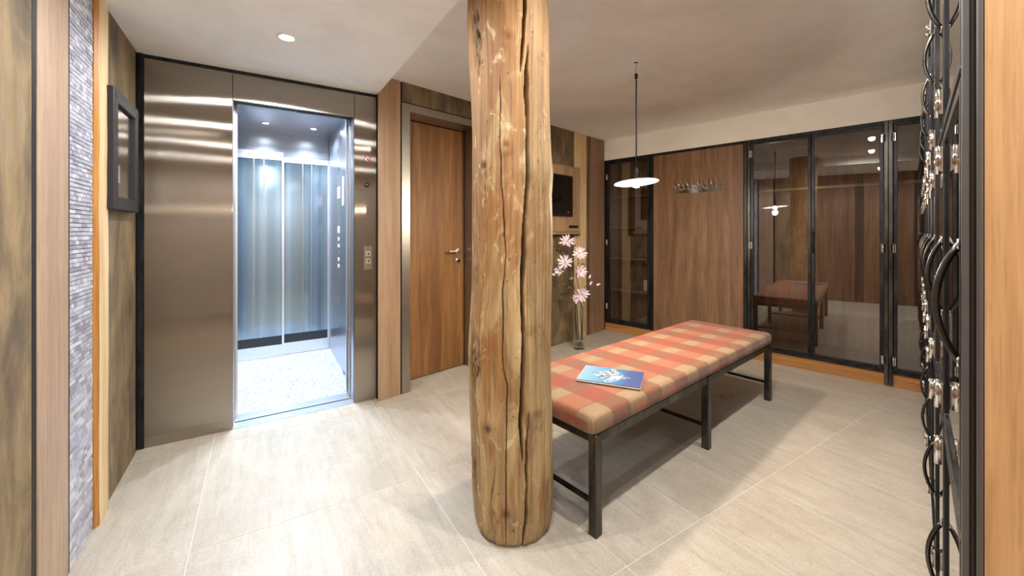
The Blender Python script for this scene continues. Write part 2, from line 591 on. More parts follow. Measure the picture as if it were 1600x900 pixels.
def clip(poly, a, b, c):
    """keep a*x + b*y <= c"""
    out = []
    for i in range(len(poly)):
        p, n = poly[i], poly[(i + 1) % len(poly)]
        dp, dn = a * p[0] + b * p[1] - c, a * n[0] + b * n[1] - c
        if dp <= 0:
            out.append(p)
        if dp * dn < 0:
            t = dp / (dp - dn)
            out.append((p[0] + (n[0] - p[0]) * t, p[1] + (n[1] - p[1]) * t))
    return out


# ------------------------------------------------------------------ floor
fl = tag(box('floor', (-0.75, 5.2, -1.6, 5.2, -0.12, -0.0012), 'grout', ang=AE), 'pale beige stone tile floor with light joints', kind='structure')
ar = AR - AE                       # the cloakroom axes seen from the lobby axes
ca, sa = math.cos(ar), math.sin(ar)
TU, TV = 0.446, 0.906
J = 0.0015
tile_n = 0
for i in range(-1, 10):
    for j in range(-3, 5):
        u0, v0 = -0.221 + TU * i, 1.007 + TV * j
        poly = [(u0 + J, v0 + J), (u0 + TU - J, v0 + J), (u0 + TU - J, v0 + TV - J), (u0 + J, v0 + TV - J)]
        poly = clip(poly, -1, 0, 0.575)
        poly = clip(poly, 0, -1, 1.35)
        if u0 + TU < 0.7:
            poly = clip(poly, 0, 1, V0 - 0.002)
        else:
            poly = clip(poly, -sa, ca, CD + 0.21)     # door wall
        poly = clip(poly, ca, sa, AW + 0.01)          # wardrobe wall
        poly = clip(poly, sa, -ca, 1.6)
        if len(poly) < 3:
            continue
        area = abs(sum(poly[k][0] * poly[(k + 1) % len(poly)][1] - poly[(k + 1) % len(poly)][0] * poly[k][1] for k in range(len(poly)))) / 2
        if area < 0.004:
            continue
        bm = bmesh.new()
        cx, cy = u0 + TU / 2, v0 + TV / 2
        lo = [bm.verts.new((x - cx, y - cy, -0.0016)) for x, y in poly]
        hi = [bm.verts.new((x - cx + (0.0006 if x < cx else -0.0006), y - cy + (0.0006 if y < cy else -0.0006), 0.0)) for x, y in poly]
        mid = [bm.verts.new((x - cx, y - cy, -0.0006)) for x, y in poly]
        bm.faces.new(hi)
        for k in range(len(poly)):
            n = (k + 1) % len(poly)
            bm.faces.new([lo[k], lo[n], mid[n], mid[k]])
            bm.faces.new([mid[k], mid[n], hi[n], hi[k]])
        done('floor_tile', bm, 'floor_stone', fl, loc=(cx, cy, 0))
        tile_n += 1

# ------------------------------------------------------------------ ceilings
box('ceiling', (-0.8, 5.4, -1.7, 5.4, CEIL, CEIL + 0.12), 'plaster', ang=AE)
tag(bpy.data.objects['ceiling'], 'rough off-white plaster ceiling above the bench', kind='structure')
tag(box('ceiling', (-0.7, STEP, -1.6, V0 + 0.02, LOWC, CEIL + 0.02), 'plaster', ang=AE), 'lowered smooth white ceiling in front of the lift', kind='structure')

# ------------------------------------------------------------------ left wall (lobby axes, face at x = U0)
wl = tag(box('wall_left', (U0 - 0.2, U0 - 0.012, -1.6, V0 + 0.6, 0, CEIL), 'black_gap', ang=AE), 'wall of mossy boards, timber strips and glass mosaic', kind='structure')


def lpanel(name, v0, v1, proud, mat, bevel=0.002):
    return box(name, (U0 - 0.012, U0 + proud, v0, v1, 0.0, LOWC), mat, wl, bevel=bevel)


lpanel('formwork_board', 1.22, 1.758, 0.0, 'formwork')
lpanel('timber_post', 1.786, 2.014, 0.004, 'oak_pale')
lpanel('filler_strip', 1.759, 1.785, 0.0, 'black', 0)  # black filler, flush between the boards
lpanel('filler_strip', 2.015, 2.033, 0.001, 'black', 0)
lpanel('filler_strip', 2.933, 2.972, -0.002, 'black', 0)
lpanel('formwork_board', 2.412, 2.932, 0.0, 'formwork')
lpanel('wood_panel', 0.62, 1.195, 0.0, 'walnut')
lpanel('wood_panel', -0.12, 0.50, 0.0, 'walnut')
lpanel('formwork_board', -1.3, -0.16, 0.0, 'formwork')
# larch plank with a waney near edge
bm = bmesh.new()
nz = 60
rows = []
for k in range(nz + 1):
    z = LOWC * k / nz
    wob = 0.006 * noise.noise(Vector((0.3, 1.7, z * 3))) + 0.004 * noise.noise(Vector((4.3, 1.7, z * 11)))
    x1 = U0 + 0.014 + wob * 0.4
    rows.append([bm.verts.new(p) for p in ((U0 - 0.01, 2.272, z), (U0 + 0.003 + wob * 0.3, 2.274, z), (x1, 2.29 + wob, z), (x1, 2.408, z), (U0 - 0.01, 2.408, z))])
for k in range(nz):
    for i in range(4):
        f = bm.faces.new([rows[k][i], rows[k][i + 1], rows[k + 1][i + 1], rows[k + 1][i]])
        f.material_index = 1 if i in (0, 1) else 0
pl = done('larch_plank', bm, 'larch', wl)
pl.data.materials.append(M['larch_edge'])
# glass mosaic: real little tiles
box('mosaic_backing', (U0 - 0.012, U0 - 0.004, 2.034, 2.27, 0, LOWC), 'mosaic_grout', wl)
def tile_mesh(wt, ht):
    bm = bmesh.new()
    d, e = 0.006, 0.0012
    lo = [bm.verts.new((-d, y, z)) for y, z in ((0, 0), (wt, 0), (wt, ht), (0, ht))]
    hi = [bm.verts.new((0, y, z)) for y, z in ((e, e), (wt - e, e), (wt - e, ht - e), (e, ht - e))]
    bm.faces.new(hi)
    for k in range(4):
        bm.faces.new([lo[k], lo[(k + 1) % 4], hi[(k + 1) % 4], hi[k]])
    bmesh.ops.recalc_face_normals(bm, faces=list(bm.faces))
    me = bpy.data.meshes.new('mosaic_tile')
    bm.to_mesh(me)
    bm.free()
    me.materials.append(M['mosaic'])
    return me


GAPM, RH = 0.002, 0.0162
cells = []
z, rowi = 0.002, 0
while z < LOWC - RH:
    pat = rowi % 5
    small = pat in (1, 2)
    wtile = 0.0292 if small else 0.0584
    v = 2.036 - (0.5 * wtile if pat in (2, 4) else 0.0)
    while v < 2.266:
        a, b = max(v, 2.036), min(v + wtile, 2.2696)
        if b - a > 0.006:
            cells.append((round(b - a - GAPM, 4), a, z))
        v += wtile
    z += RH
    rowi += 1
cells.sort(key=lambda c_: (-c_[0] > -0.05, abs(c_[2] - 1.25)))
meshes = {}
rest = bmesh.new()
for k, (wt, a, z) in enumerate(cells):
    pr = random.uniform(-0.001, 0.0015)
    if k < 300:
        if wt not in meshes:
            meshes[wt] = tile_mesh(wt, RH - GAPM)
        link('mosaic_tile', meshes[wt], None, wl, loc=(U0 + pr, a, z)).rotation_euler = (0, random.uniform(-0.015, 0.015), random.uniform(-0.015, 0.015))
    else:
        bbox(rest, U0 - 0.006, U0 + pr, a, a + wt, z, z + RH - GAPM)
tag(done('mosaic_tiles', rest, 'mosaic', wl), 'silver grey glass mosaic', kind='stuff')

# wall behind the photographer
wb = tag(box('wall_behind', (-0.7, 1.6, -1.5, -1.34, 0, CEIL), 'plaster', ang=AE), 'plain plaster wall behind the viewer', kind='structure')

# ------------------------------------------------------------------ lift front wall (backing around the cabin)
wf = tag(box('wall_lift', (-0.75, -0.36, V0 + 0.03, V0 + 1.75, 0, CEIL), 'black_gap', ang=AE), 'dark wall of the lift shaft', kind='structure')
tag(box('wall_lift', (0.66, 0.74, V0 + 0.03, V0 + 1.75, 0, CEIL), 'black_gap', ang=AE), 'dark return of the lift shaft beside the oak panel', kind='structure')

# ------------------------------------------------------------------ the lift
el = tag(empty('elevator', W(AE, 0.2, V0), AE), 'stainless steel elevator with open door and brightly lit cabin', 'elevator')
EU, EV = 0.2, V0


def ebox(name, u0, u1, v0, v1, z0, z1, mat, parent=el, bevel=0.0):
    p = parent
    return box(name, (u0 - EU, u1 - EU, v0 - EV, v1 - EV, z0, z1), mat, p, bevel=bevel)


ebox('front_panel', -0.540, -0.1365, V0, V0 + 0.03, 0.0, 2.163, 'steel_front', bevel=0.0012)
ebox('front_panel', -0.1345, 0.5625, V0, V0 + 0.03, 2.0, 2.163, 'steel_front', bevel=0.0012)
cp = ebox('front_panel', 0.5645, 0.713, V0, V0 + 0.03, 0.0, 2.163, 'steel_front', bevel=0.0012)
ebox('edge_trim', -0.566, -0.5415, V0 - 0.004, V0 + 0.03, 0.0, LOWC, 'black_steel')
ebox('edge_trim', 0.7145, 0.735, V0 - 0.004, V0 + 0.03, 0.0, LOWC, 'black_steel')
ebox('top_trim', -0.5415, 0.7145, V0 + 0.004, V0 + 0.03, 2.165, LOWC, 'black_steel')
ebox('door_jamb', -0.150, -0.1345, V0 + 0.03, V0 + 0.13, 0, 2.06, 'steel_cabin')
ebox('door_jamb', 0.5625, 0.580, V0 + 0.03, V0 + 0.13, 0, 2.06, 'steel_cabin')
# the leaves, slid aside, and the tracks above
ebox('sliding_door', -0.19, -0.128, V0 + 0.135, V0 + 0.155, 0.01, 2.03, 'steel_cabin')
ebox('sliding_door', -0.19, -0.118, V0 + 0.165, V0 + 0.185, 0.01, 2.03, 'aluminium')
ebox('sliding_door', 0.553, 0.62, V0 + 0.135, V0 + 0.155, 0.01, 2.03, 'steel_cabin')
ebox('sliding_door', 0.545, 0.62, V0 + 0.20, V0 + 0.225, 0.01, 2.03, 'aluminium')
ebox('door_track', -0.13, 0.5625, V0 + 0.03, V0 + 0.06, 2.012, 2.05, 'aluminium')
ebox('door_track', -0.13, 0.23, V0 + 0.08, V0 + 0.11, 2.012, 2.045, 'black')
ebox('door_track', 0.22, 0.5625, V0 + 0.115, V0 + 0.15, 2.016, 2.05, 'black')
ebox('door_track', -0.13, 0.5625, V0 + 0.19, V0 + 0.215, 2.03, 2.16, 'steel_cabin')
ebox('track_cover', -0.19, 0.62, V0 + 0.03, V0 + 0.22, 2.06, 2.16, 'black')
# sill and cabin
sl = ebox('sill', -0.16, 0.59, V0 + 0.0005, V0 + 0.118, -0.05, 0.002, 'aluminium')
ebox('sill_groove', -0.13, 0.56, V0 + 0.092, V0 + 0.106, 0.0005, 0.003, 'black', sl)
ebox('sill', -0.16, 0.59, V0 + 0.128, V0 + 0.22, -0.05, 0.002, 'aluminium')
ebox('cabin_floor', -0.34, 0.612, V0 + 0.22, V0 + 1.52, -0.05, 0.001, 'cabin_floor')
ebox('cabin_ceiling', -0.36, 0.63, V0 + 0.215, V0 + 1.56, 2.157, 2.19, 'steel_cabin')
ebox('cabin_wall', -0.36, -0.34, V0 + 0.22, V0 + 1.52, 0, 2.157, 'steel_cabin')
ebox('cabin_wall', 0.612, 0.63, V0 + 0.22, V0 + 1.52, 0, 2.157, 'steel_cabin')
ebox('cabin_wall', -0.36, 0.63, V0 + 1.56, V0 + 1.58, 0, 2.157, 'steel_cabin')
ebox('wall_lining', 0.594, 0.6115, V0 + 0.235, V0 + 0.755, 0.06, 2.10, 'steel_cabin', bevel=0.002)
ebox('door_header', -0.34, 0.2, V0 + 1.50, V0 + 1.555, 1.885, 1.965, 'aluminium', bevel=0.003)
ebox('door_header', 0.2, 0.612, V0 + 1.53, V0 + 1.558, 1.875, 1.93, 'aluminium', bevel=0.003)
for (u0, u1, vv) in ((-0.34, 0.205, V0 + 1.505), (0.195, 0.612, V0 + 1.535)):
    d = ebox('glass_door_panel', u0, u1, vv, vv + 0.012, 0.2, 1.885, 'glass_cabin')
    ebox('bottom_rail', u0, u1, vv - 0.004, vv + 0.016, 0.004, 0.115, 'aluminium', d)
    ebox('dark_band', u0, u1, vv - 0.001, vv + 0.014, 0.115, 0.2, 'blue_wood', d)
    ebox('door_strip', u1 - 0.018, u1, vv - 0.004, vv + 0.016, 0.115, 1.885, 'aluminium', d)  # stile along the panel's edge
    um = 0.0 if u0 < 0 else 0.41
    for off in (-0.045, 0.035):
        ebox('door_strip', um + off, um + off + 0.008, vv - 0.003, vv, 0.2, 1.885, 'steel_door_frame', d)  # thin upright strips over the middle of the glass
# cabin spot lamps
for uu, vv in ((0.05, V0 + 1.18), (0.43, V0 + 1.18), (0.05, V0 + 0.55), (0.43, V0 + 0.55)):
    c0 = (uu - EU, vv - EV, 2.157)
    sp_ = lathe('cabin_lamp', [(0.036, 0.0), (0.036, -0.005), (0.026, -0.006), (0.026, 0.0)], 'chrome', el, c0, 24)
    lathe('lamp_lens', [(0.026, -0.002), (0, -0.003)], 'lamp_cold', sp_, seg=20)
    ld = bpy.data.lights.new('cabin_light', 'SPOT')
    ld.energy = CABIN_W
    ld.color = (0.74, 0.86, 1.0)
    ld.spot_size = math.radians(146)
    ld.spot_blend = 0.7
    ld.shadow_soft_size = 0.03
    lo = bpy.data.objects.new('cabin_light', ld)
    C.objects.link(lo)
    lo.location = W(AE, uu, vv, 2.145)
# operating panel in the cabin
cop = ebox('operating_panel', 0.603, 0.6115, V0 + 0.83, V0 + 0.98, 0.55, 1.95, 'steel_bright', bevel=0.001)
ebox('floor_display', 0.600, 0.603, V0 + 0.86, V0 + 0.95, 1.50, 1.60, 'display_red', cop)
ebox('notice', 0.600, 0.603, V0 + 0.87, V0 + 0.94, 1.19, 1.25, 'white', cop)
for k in range(5):
    ebox('button', 0.599, 0.603, V0 + 0.885, V0 + 0.925, 1.12 - 0.06 * k, 1.15 - 0.06 * k, 'white' if k != 2 else 'steel_bright', cop, bevel=0.001)
ebox('notice', 0.5915, 0.594, V0 + 0.60, V0 + 0.66, 1.42, 1.66, 'white')
# marks on the right front panel
py = V0 - 0.0005


def eloc(u, z, d=0.0):
    return (u - EU, py - d - EV, z)


pic = lathe('no_use_sign', [(0.0, 0.0015), (0.021, 0.0015), (0.021, 0.0)], 'white', el, eloc(0.652, 1.716), 32, 'y')
lathe('sign_ring', [(0.0215, 0.001), (0.0215, 0.0025), (0.0170, 0.0025), (0.0170, 0.001)], 'red', pic, (0, 0, 0), 32, 'y', close=True)
bm = bmesh.new()
vs = bbox(bm, -0.019, 0.019, -0.0028, -0.0016, -0.0018, 0.0018)
bmesh.ops.rotate(bm, cent=(0, 0, 0), matrix=Matrix.Rotation(math.radians(45), 3, 'Y'), verts=bm.verts)
done('sign_bar', bm, 'red', pic)
bm = bmesh.new()
prof = [(-0.008, 0.012), (-0.004, 0.013), (-0.004, 0.007), (0.003, 0.005), (0.008, -0.002), (0.006, -0.004), (0.003, 0.0), (0.004, -0.006), (0.009, -0.012), (0.006, -0.013), (0.0, -0.007), (-0.003, -0.013), (-0.006, -0.012), (-0.003, -0.005), (-0.004, 0.003), (-0.008, 0.006)]
A_ = [bm.verts.new((x, -0.0016, z)) for x, z in prof]
B_ = [bm.verts.new((x, -0.0022, z)) for x, z in prof]
bm.faces.new(B_)
for k in range(len(prof)):
    n = (k + 1) % len(prof)
    bm.faces.new([A_[k], A_[n], B_[n], B_[k]])
done('sign_figure', bm, 'black', pic)
ks = lathe('key_switch', [(0.0, 0.003), (0.016, 0.003), (0.0185, 0.0)], 'black', el, eloc(0.646, 1.533), 28, 'y')
box('key_slot', (-0.009, 0.009, -0.0045, -0.003, -0.003, 0.003), 'steel_door_frame', ks)
cb_ = ebox('call_plate', 0.628, 0.686, V0 - 0.003, V0, 0.93, 1.10, 'steel_bright', bevel=0.001)
for k, z0 in enumerate((1.045, 0.99)):
    b_ = ebox('call_button', 0.640, 0.676, V0 - 0.007, V0 - 0.003, z0 - 0.018, z0 + 0.018, 'aluminium', cb_, bevel=0.002)
    for s_ in (-1, 1):
        bm = bmesh.new()
        zz = z0 - 0.002 if k == 0 else z0 + 0.002
        sg = 1 if k == 0 else -1
        tri = [(-0.010, -0.006 * sg), (0.010, -0.006 * sg), (0.0, 0.009 * sg)]
        if s_ == 1:
            A_ = [bm.verts.new((0.658 - EU + x, V0 - 0.0072 - EV, zz + z)) for x, z in tri]
            B_ = [bm.verts.new((0.658 - EU + x, V0 - 0.0082 - EV, zz + z)) for x, z in tri]
            bm.faces.new(B_)
            for q_ in range(3):
                bm.faces.new([A_[q_], A_[(q_ + 1) % 3], B_[(q_ + 1) % 3], B_[q_]])
            done('arrow', bm, 'black', b_)
        else:
            bm.free()
lathe('call_lamp', [(0.0, 0.002), (0.004, 0.002), (0.005, 0.0)], 'red', cb_, (0.658 - EU, V0 - 0.003 - EV, 1.085), 14, 'y')

# ------------------------------------------------------------------ door wall (cloakroom axes, face at y = CD)
wd = tag(box('wall_far', (1.362, 1.56, CD + 0.014, CD + 0.30, 0, CEIL), 'black_gap', ang=AR), 'wall of oak panel and mossy boards around the wooden door', kind='structure')
box('backing', (2.30, AW + 0.2, CD + 0.014, CD + 0.30, 0, CEIL), 'black_gap', wd)
box('backing', (1.56, 2.30, CD + 0.014, CD + 0.30, 2.16, CEIL), 'black_gap', wd)


def dpanel(name, a0, a1, z0, z1, mat, proud=0.0, bevel=0.002):
    return box(name, (a0, a1, CD - proud, CD + 0.013, z0, z1), mat, wd, bevel=bevel)


dpanel('oak_panel', 1.347, 1.520, 0, CEIL, 'oak_frame')
dpanel('formwork_board', 1.532, 2.58, 2.165, CEIL, 'formwork')
dpanel('formwork_board', 2.345, 2.76, 0, 2.155, 'formwork')
dpanel('formwork_board', 2.77, 3.655, 0, CEIL, 'formwork')
dpanel('larch_plank', 3.665, 3.895, 0, CEIL, 'larch')
dpanel('dark_plank', 3.897, 3.965, 0, CEIL, 'walnut_dark', -0.004)
dpanel('walnut_panel', 3.975, AW - 0.004, 0, CEIL, 'walnut_side')

# the door
D0, D1 = 1.595, 2.265
DL = CD + 0.195                                     # leaf plane
dr = tag(empty('door_1', W(AR, (D0 + D1) / 2, DL), AR), 'oak veneered door in a steel frame with lever handle', kind='structure')
dx, dy = (D0 + D1) / 2, DL


def dbox(name, a0, a1, c0, c1, z0, z1, mat, parent=dr, bevel=0.0):
    return box(name, (a0 - dx, a1 - dx, c0 - dy, c1 - dy, z0, z1), mat, parent, bevel=bevel)


leaf = dbox('door_leaf', D0 + 0.004, D1 - 0.004, DL, DL + 0.045, 0.008, 2.092, 'oak_door', bevel=0.002)
bm = bmesh.new()
for a0, a1, z0, z1 in ((1.527, D0, 0, 2.155), (D1, 2.335, 0, 2.155), (D0, D1, 2.10, 2.155)):
    pass
# frame ring as one connected profile: front architrave plus lining
o_ = [(1.527, 0), (1.527, 2.155), (2.335, 2.155), (2.335, 0)]
i_ = [(D0, 0), (D0, 2.097), (D1, 2.097), (D1, 0)]
L = {}
for nm, pts in (('o', o_), ('i', i_)):
    for k, (x, z) in enumerate(pts):
        for j, y in enumerate((CD - 0.006, DL + 0.05)):
            L[nm, k, j] = bm.verts.new((x - dx, y - dy, z))
for k in range(3):
    n = k + 1
    for j in (0, 1):
        bm.faces.new([L['o', k, j], L['o', n, j], L['i', n, j], L['i', k, j]])
    bm.faces.new([L['o', k, 0], L['o', n, 0], L['o', n, 1], L['o', k, 1]])
    bm.faces.new([L['i', k, 0], L['i', n, 0], L['i', n, 1], L['i', k, 1]])
for k in (0, 3):
    bm.faces.new([L['o', k, 0], L['i', k, 0], L['i', k, 1], L['o', k, 1]])
done('steel_frame', bm, 'steel_door_frame', dr)
dbox('back_panel', 1.55, 2.31, DL + 0.05, DL + 0.06, 0, 2.16, 'black')
hx, hz = D1 - 0.072, 1.03
ros = lathe('rosette', [(0.0, 0.008), (0.024, 0.008), (0.026, 0.0)], 'steel_bright', dr, (hx - dx, DL - dy, hz), 24, 'y')
tube('lever', [(0, -0.006, 0), (0, -0.045, 0), (-0.008, -0.053, 0), (-0.03, -0.055, 0), (-0.13, -0.055, 0)], 0.0095, 'steel_bright', ros, seg=12)
lk = lathe('lock_rosette', [(0.0, 0.006), (0.024, 0.006), (0.026, 0.0)], 'steel_door_frame', dr, (hx - dx, DL - dy, hz - 0.085), 24, 'y')
lathe('key_cylinder', [(0.0, 0.009), (0.012, 0.009), (0.012, 0.005)], 'black', lk, (0, 0, 0), 16, 'y')

# ------------------------------------------------------------------ wardrobe wall (face at x = AW); local frame for units: x runs to the right (cloakroom -y)
AC = AR - PI / 2                  # a unit facing the room: local x = -y of the cloakroom, local y = into the wall


def cloc(b, a=AW, z=0.0):
    return W(AR, a, -b, z)


ws = tag(box('wall_wardrobe', (AW, AW + 0.7, -0.75, CD + 0.014, 2.066, CEIL), 'plaster', ang=AR), 'plaster lintel above the wardrobes', kind='structure')
tag(box('wall_wardrobe', (AW + 0.62, AW + 0.7, -0.75, CD + 0.2, 0, 2.066), 'black_gap', ang=AR), 'dark wall behind the wardrobes', kind='structure')
wp = tag(box('wall_panel', (AW + 0.008, AW + 0.03, 1.162, 2.062, 0.1, 2.04), 'walnut', ang=AR, bevel=0.001), 'walnut veneer wall panel behind the hook rail', kind='structure')
tag(box('trim_1', (AW - 0.002, AW + 0.05, 1.160, 2.064, 2.041, 2.066), 'black_steel', ang=AR), 'thin black steel strip over the walnut panel', kind='structure')
tag(box('baseboard_far', (AW + 0.012, AW + 0.06, -0.7, CD - 0.0, 0, 0.1), 'plinth_oak', ang=AR), 'oak plinth under the wardrobes', kind='structure')
for b in (-2.064, -1.160):
    pass


def hinge(parent, x, z, y=0.0, side=1):
    h = box('hinge', (x - 0.013, x + 0.013, y - 0.004, y, z - 0.032, z + 0.032), 'steel_bright', parent, bevel=0.001)
    bm = bmesh.new()
    tube_bm(bm, [(x, y - 0.009, z - 0.036), (x, y - 0.009, z + 0.036)], 0.0065, 10)
    done('knuckle', bm, 'chrome', h, smooth=True)
    return h


def glass_leaf(parent, x0, x1, z0, z1, wd_=0.03, hinge_side=-1, zs=None, handle=None):
    d = frame_ring('door', x0, x1, z0, z1, wd_, -0.004, 0.024, 'black_steel', parent, bevel=0.0015)
    box('glass_pane', (x0 + wd_ - 0.004, x1 - wd_ + 0.004, 0.008, 0.013, z0 + wd_ - 0.004, z1 - wd_ + 0.004), 'glass_door', d)
    for z in zs or ():
        hinge(d, x0 if hinge_side < 0 else x1, z, -0.004)
    if handle:
        hx_, hz0, hz1 = handle
        zm = (hz0 + hz1) / 2
        tube('handle', [(hx_, -0.004, hz0), (hx_, -0.022, hz0 + 0.02), (hx_, -0.03, hz0 + 0.05), (hx_, -0.032, zm), (hx_, -0.03, hz1 - 0.05), (hx_, -0.022, hz1 - 0.02), (hx_, -0.004, hz1)], 0.006, 'black', d, seg=8)
    return d


def carcass(parent, x0, x1, z0, z1, depth, mat):
    box('back_board', (x0, x1, depth - 0.016, depth, z0, z1), mat, parent)
    box('side_board', (x0, x0 + 0.016, 0.03, depth - 0.016, z0, z1), mat, parent)
    box('side_board', (x1 - 0.016, x1, 0.03, depth - 0.016, z0, z1), mat, parent)
    box('bottom_board', (x0 + 0.016, x1 - 0.016, 0.03, depth - 0.016, z0, z0 + 0.02), mat, parent)
    box('top_board', (x0 + 0.016, x1 - 0.016, 0.03, depth - 0.016, z1 - 0.02, z1), mat, parent)


ZB, ZT = 0.102, 2.064
# shelf cabinet beside the flowers
u = tag(empty('shelf_cabinet', cloc(-2.36), AC), 'narrow glass-fronted cabinet with wooden shelves beside the flowers', 'cabinet')
carcass(u, -0.30, 0.27, ZB, ZT, 0.36, 'walnut_dark')
frame_ring('steel_frame', -0.312, 0.300, ZB, ZT, 0.018, -0.002, 0.03, 'black_steel', u)
box('steel_post', (0.272, 0.296, -0.012, 0.012, ZB, ZT), 'black_steel', u, bevel=0.002)
glass_leaf(u, -0.288, 0.262, ZB + 0.02, ZT - 0.02, 0.032, -1, (0.30, 1.07, 1.86))
box('handle', (0.262, 0.272, -0.024, -0.006, 0.98, 1.13), 'black', u, bevel=0.003)
for z in (0.50, 0.88, 1.25, 1.62):
    box('shelf', (-0.284, 0.254, 0.05, 0.34, z - 0.012, z + 0.012), 'walnut', u, bevel=0.001)
bk = tag(box('booklet', (-0.045, 0.045, -0.008, 0.008, 0, 0.125), 'paper', ang=AC, loc=cloc(-2.36 + 0.165, AW + 0.14, 0.5121), bevel=0.001), 'cream booklet standing on a lower shelf of the glass-fronted cabinet', 'booklet')

# double wardrobe
u = tag(empty('wardrobe', cloc(-0.63), AC), 'double glass-door wardrobe in black steel frame with clothes rail', 'wardrobe')
carcass(u, -0.49, 0.475, ZB, ZT, 0.56, 'walnut')
box('steel_post', (-0.522, -0.494, -0.014, 0.02, ZB - 0.09, ZT), 'black_steel', u, bevel=0.002)
box('steel_post', (-0.492, -0.470, -0.006, 0.02, ZB, ZT), 'raw_steel', u, bevel=0.002)
box('steel_post', (0.458, 0.482, -0.008, 0.02, ZB - 0.09, ZT), 'raw_steel', u, bevel=0.002)
box('steel_rail', (-0.470, 0.458, -0.002, 0.03, ZT - 0.026, ZT), 'black_steel', u)
box('steel_rail', (-0.470, 0.458, -0.002, 0.03, ZB, ZB + 0.022), 'black_steel', u)
glass_leaf(u, -0.466, -0.006, ZB + 0.024, ZT - 0.028, 0.022, -1, (0.20, 1.07, 1.93))
glass_leaf(u, -0.002, 0.454, ZB + 0.024, ZT - 0.028, 0.022, 1, (0.20, 1.07, 1.93), handle=(0.010, 1.02, 1.20))
tube('clothes_rail', [(-0.474, 0.28, 1.60), (0.459, 0.28, 1.60)], 0.015, 'brass', u, seg=14)
# single wardrobe in the corner
u = tag(empty('wardrobe', cloc(0.14), AC), 'single glass-door wardrobe in the corner behind the lockers', 'wardrobe')
carcass(u, -0.285, 0.42, ZB, ZT, 0.56, 'walnut_dark')
box('steel_post', (-0.286, -0.262, -0.008, 0.02, ZB - 0.09, ZT), 'raw_steel', u, bevel=0.002)
box('steel_rail', (-0.262, 0.42, -0.002, 0.03, ZT - 0.026, ZT), 'black_steel', u)
box('steel_rail', (-0.262, 0.42, -0.002, 0.03, ZB, ZB + 0.022), 'black_steel', u)
glass_leaf(u, -0.258, 0.40, ZB + 0.024, ZT - 0.028, 0.022, -1, (0.20, 1.07, 1.93))
tube('clothes_rail', [(-0.268, 0.28, 1.60), (0.403, 0.28, 1.60)], 0.015, 'brass', u, seg=14)

# hook rail
hk = tag(empty('hook_rail', cloc(-1.585, AW + 0.008, 1.60), AC), 'chrome hook rail on the walnut wall panel', 'hook rail')
box('back_plate', (-0.23, 0.23, -0.006, 0.0, 0.0, 0.085), 'chrome', hk, bevel=0.002)
for k in range(5):
    x = -0.18 + 0.09 * k
    for s_ in (-1, 1):
        lean = -0.03 if k < 2 else 0.0
        tube('hook', [(x, -0.006, 0.05), (x + 0.006 * s_, -0.03, 0.042), (x + 0.016 * s_, -0.052, 0.05), (x + 0.026 * s_ + lean * 0.4, -0.062, 0.085), (x + 0.030 * s_ + lean, -0.066, 0.135)],
             [0.006, 0.006, 0.0055, 0.005, 0.004], 'chrome', hk, seg=8)

# ------------------------------------------------------------------ lockers
CL = -0.043                       # locker front (cloakroom y)
A0, LW = 0.80, 0.48
ROWZ = (0.165, 0.79, 1.415, 2.04)
ALK = AR                          # locker local: x along the row away from the viewer, -y into the cabinet
lock = empty('locker_column', W(AR, A0, CL), ALK)
box('plinth', (0, LW, -0.46, -0.03, 0, ROWZ[0]), 'black', lock)
bm = bmesh.new()                  # open-fronted shell
x0, x1, y0, y1, z0, z1 = 0.0005, LW - 0.0005, -0.46, -0.024, ROWZ[0], ROWZ[3]
vs = {}
for i, x in enumerate((x0, x1)):
    for j, y in enumerate((y0, y1)):
        for k, z in enumerate((z0, z1)):
            vs[i, j, k] = bm.verts.new((x, y, z))
bm.faces.new([vs[0, 0, 0], vs[1, 0, 0], vs[1, 0, 1], vs[0, 0, 1]])
bm.faces.new([vs[0, 0, 0], vs[0, 1, 0], vs[0, 1, 1], vs[0, 0, 1]])
bm.faces.new([vs[1, 0, 0], vs[1, 1, 0], vs[1, 1, 1], vs[1, 0, 1]])
bm.faces.new([vs[0, 0, 0], vs[1, 0, 0], vs[1, 1, 0], vs[0, 1, 0]])
bm.faces.new([vs[0, 0, 1], vs[1, 0, 1], vs[1, 1, 1], vs[0, 1, 1]])
done('shell', bm, 'black_steel', lock)
for z in ROWZ[1:3]:
    box('shelf', (0.002, LW - 0.002, -0.458, -0.03, z - 0.01, z + 0.01), 'walnut_dark', lock)
box('front_post', (LW - 0.010, LW + 0.010, -0.024, -0.004, ROWZ[0], ROWZ[3]), 'black_steel', lock, bevel=0.002)
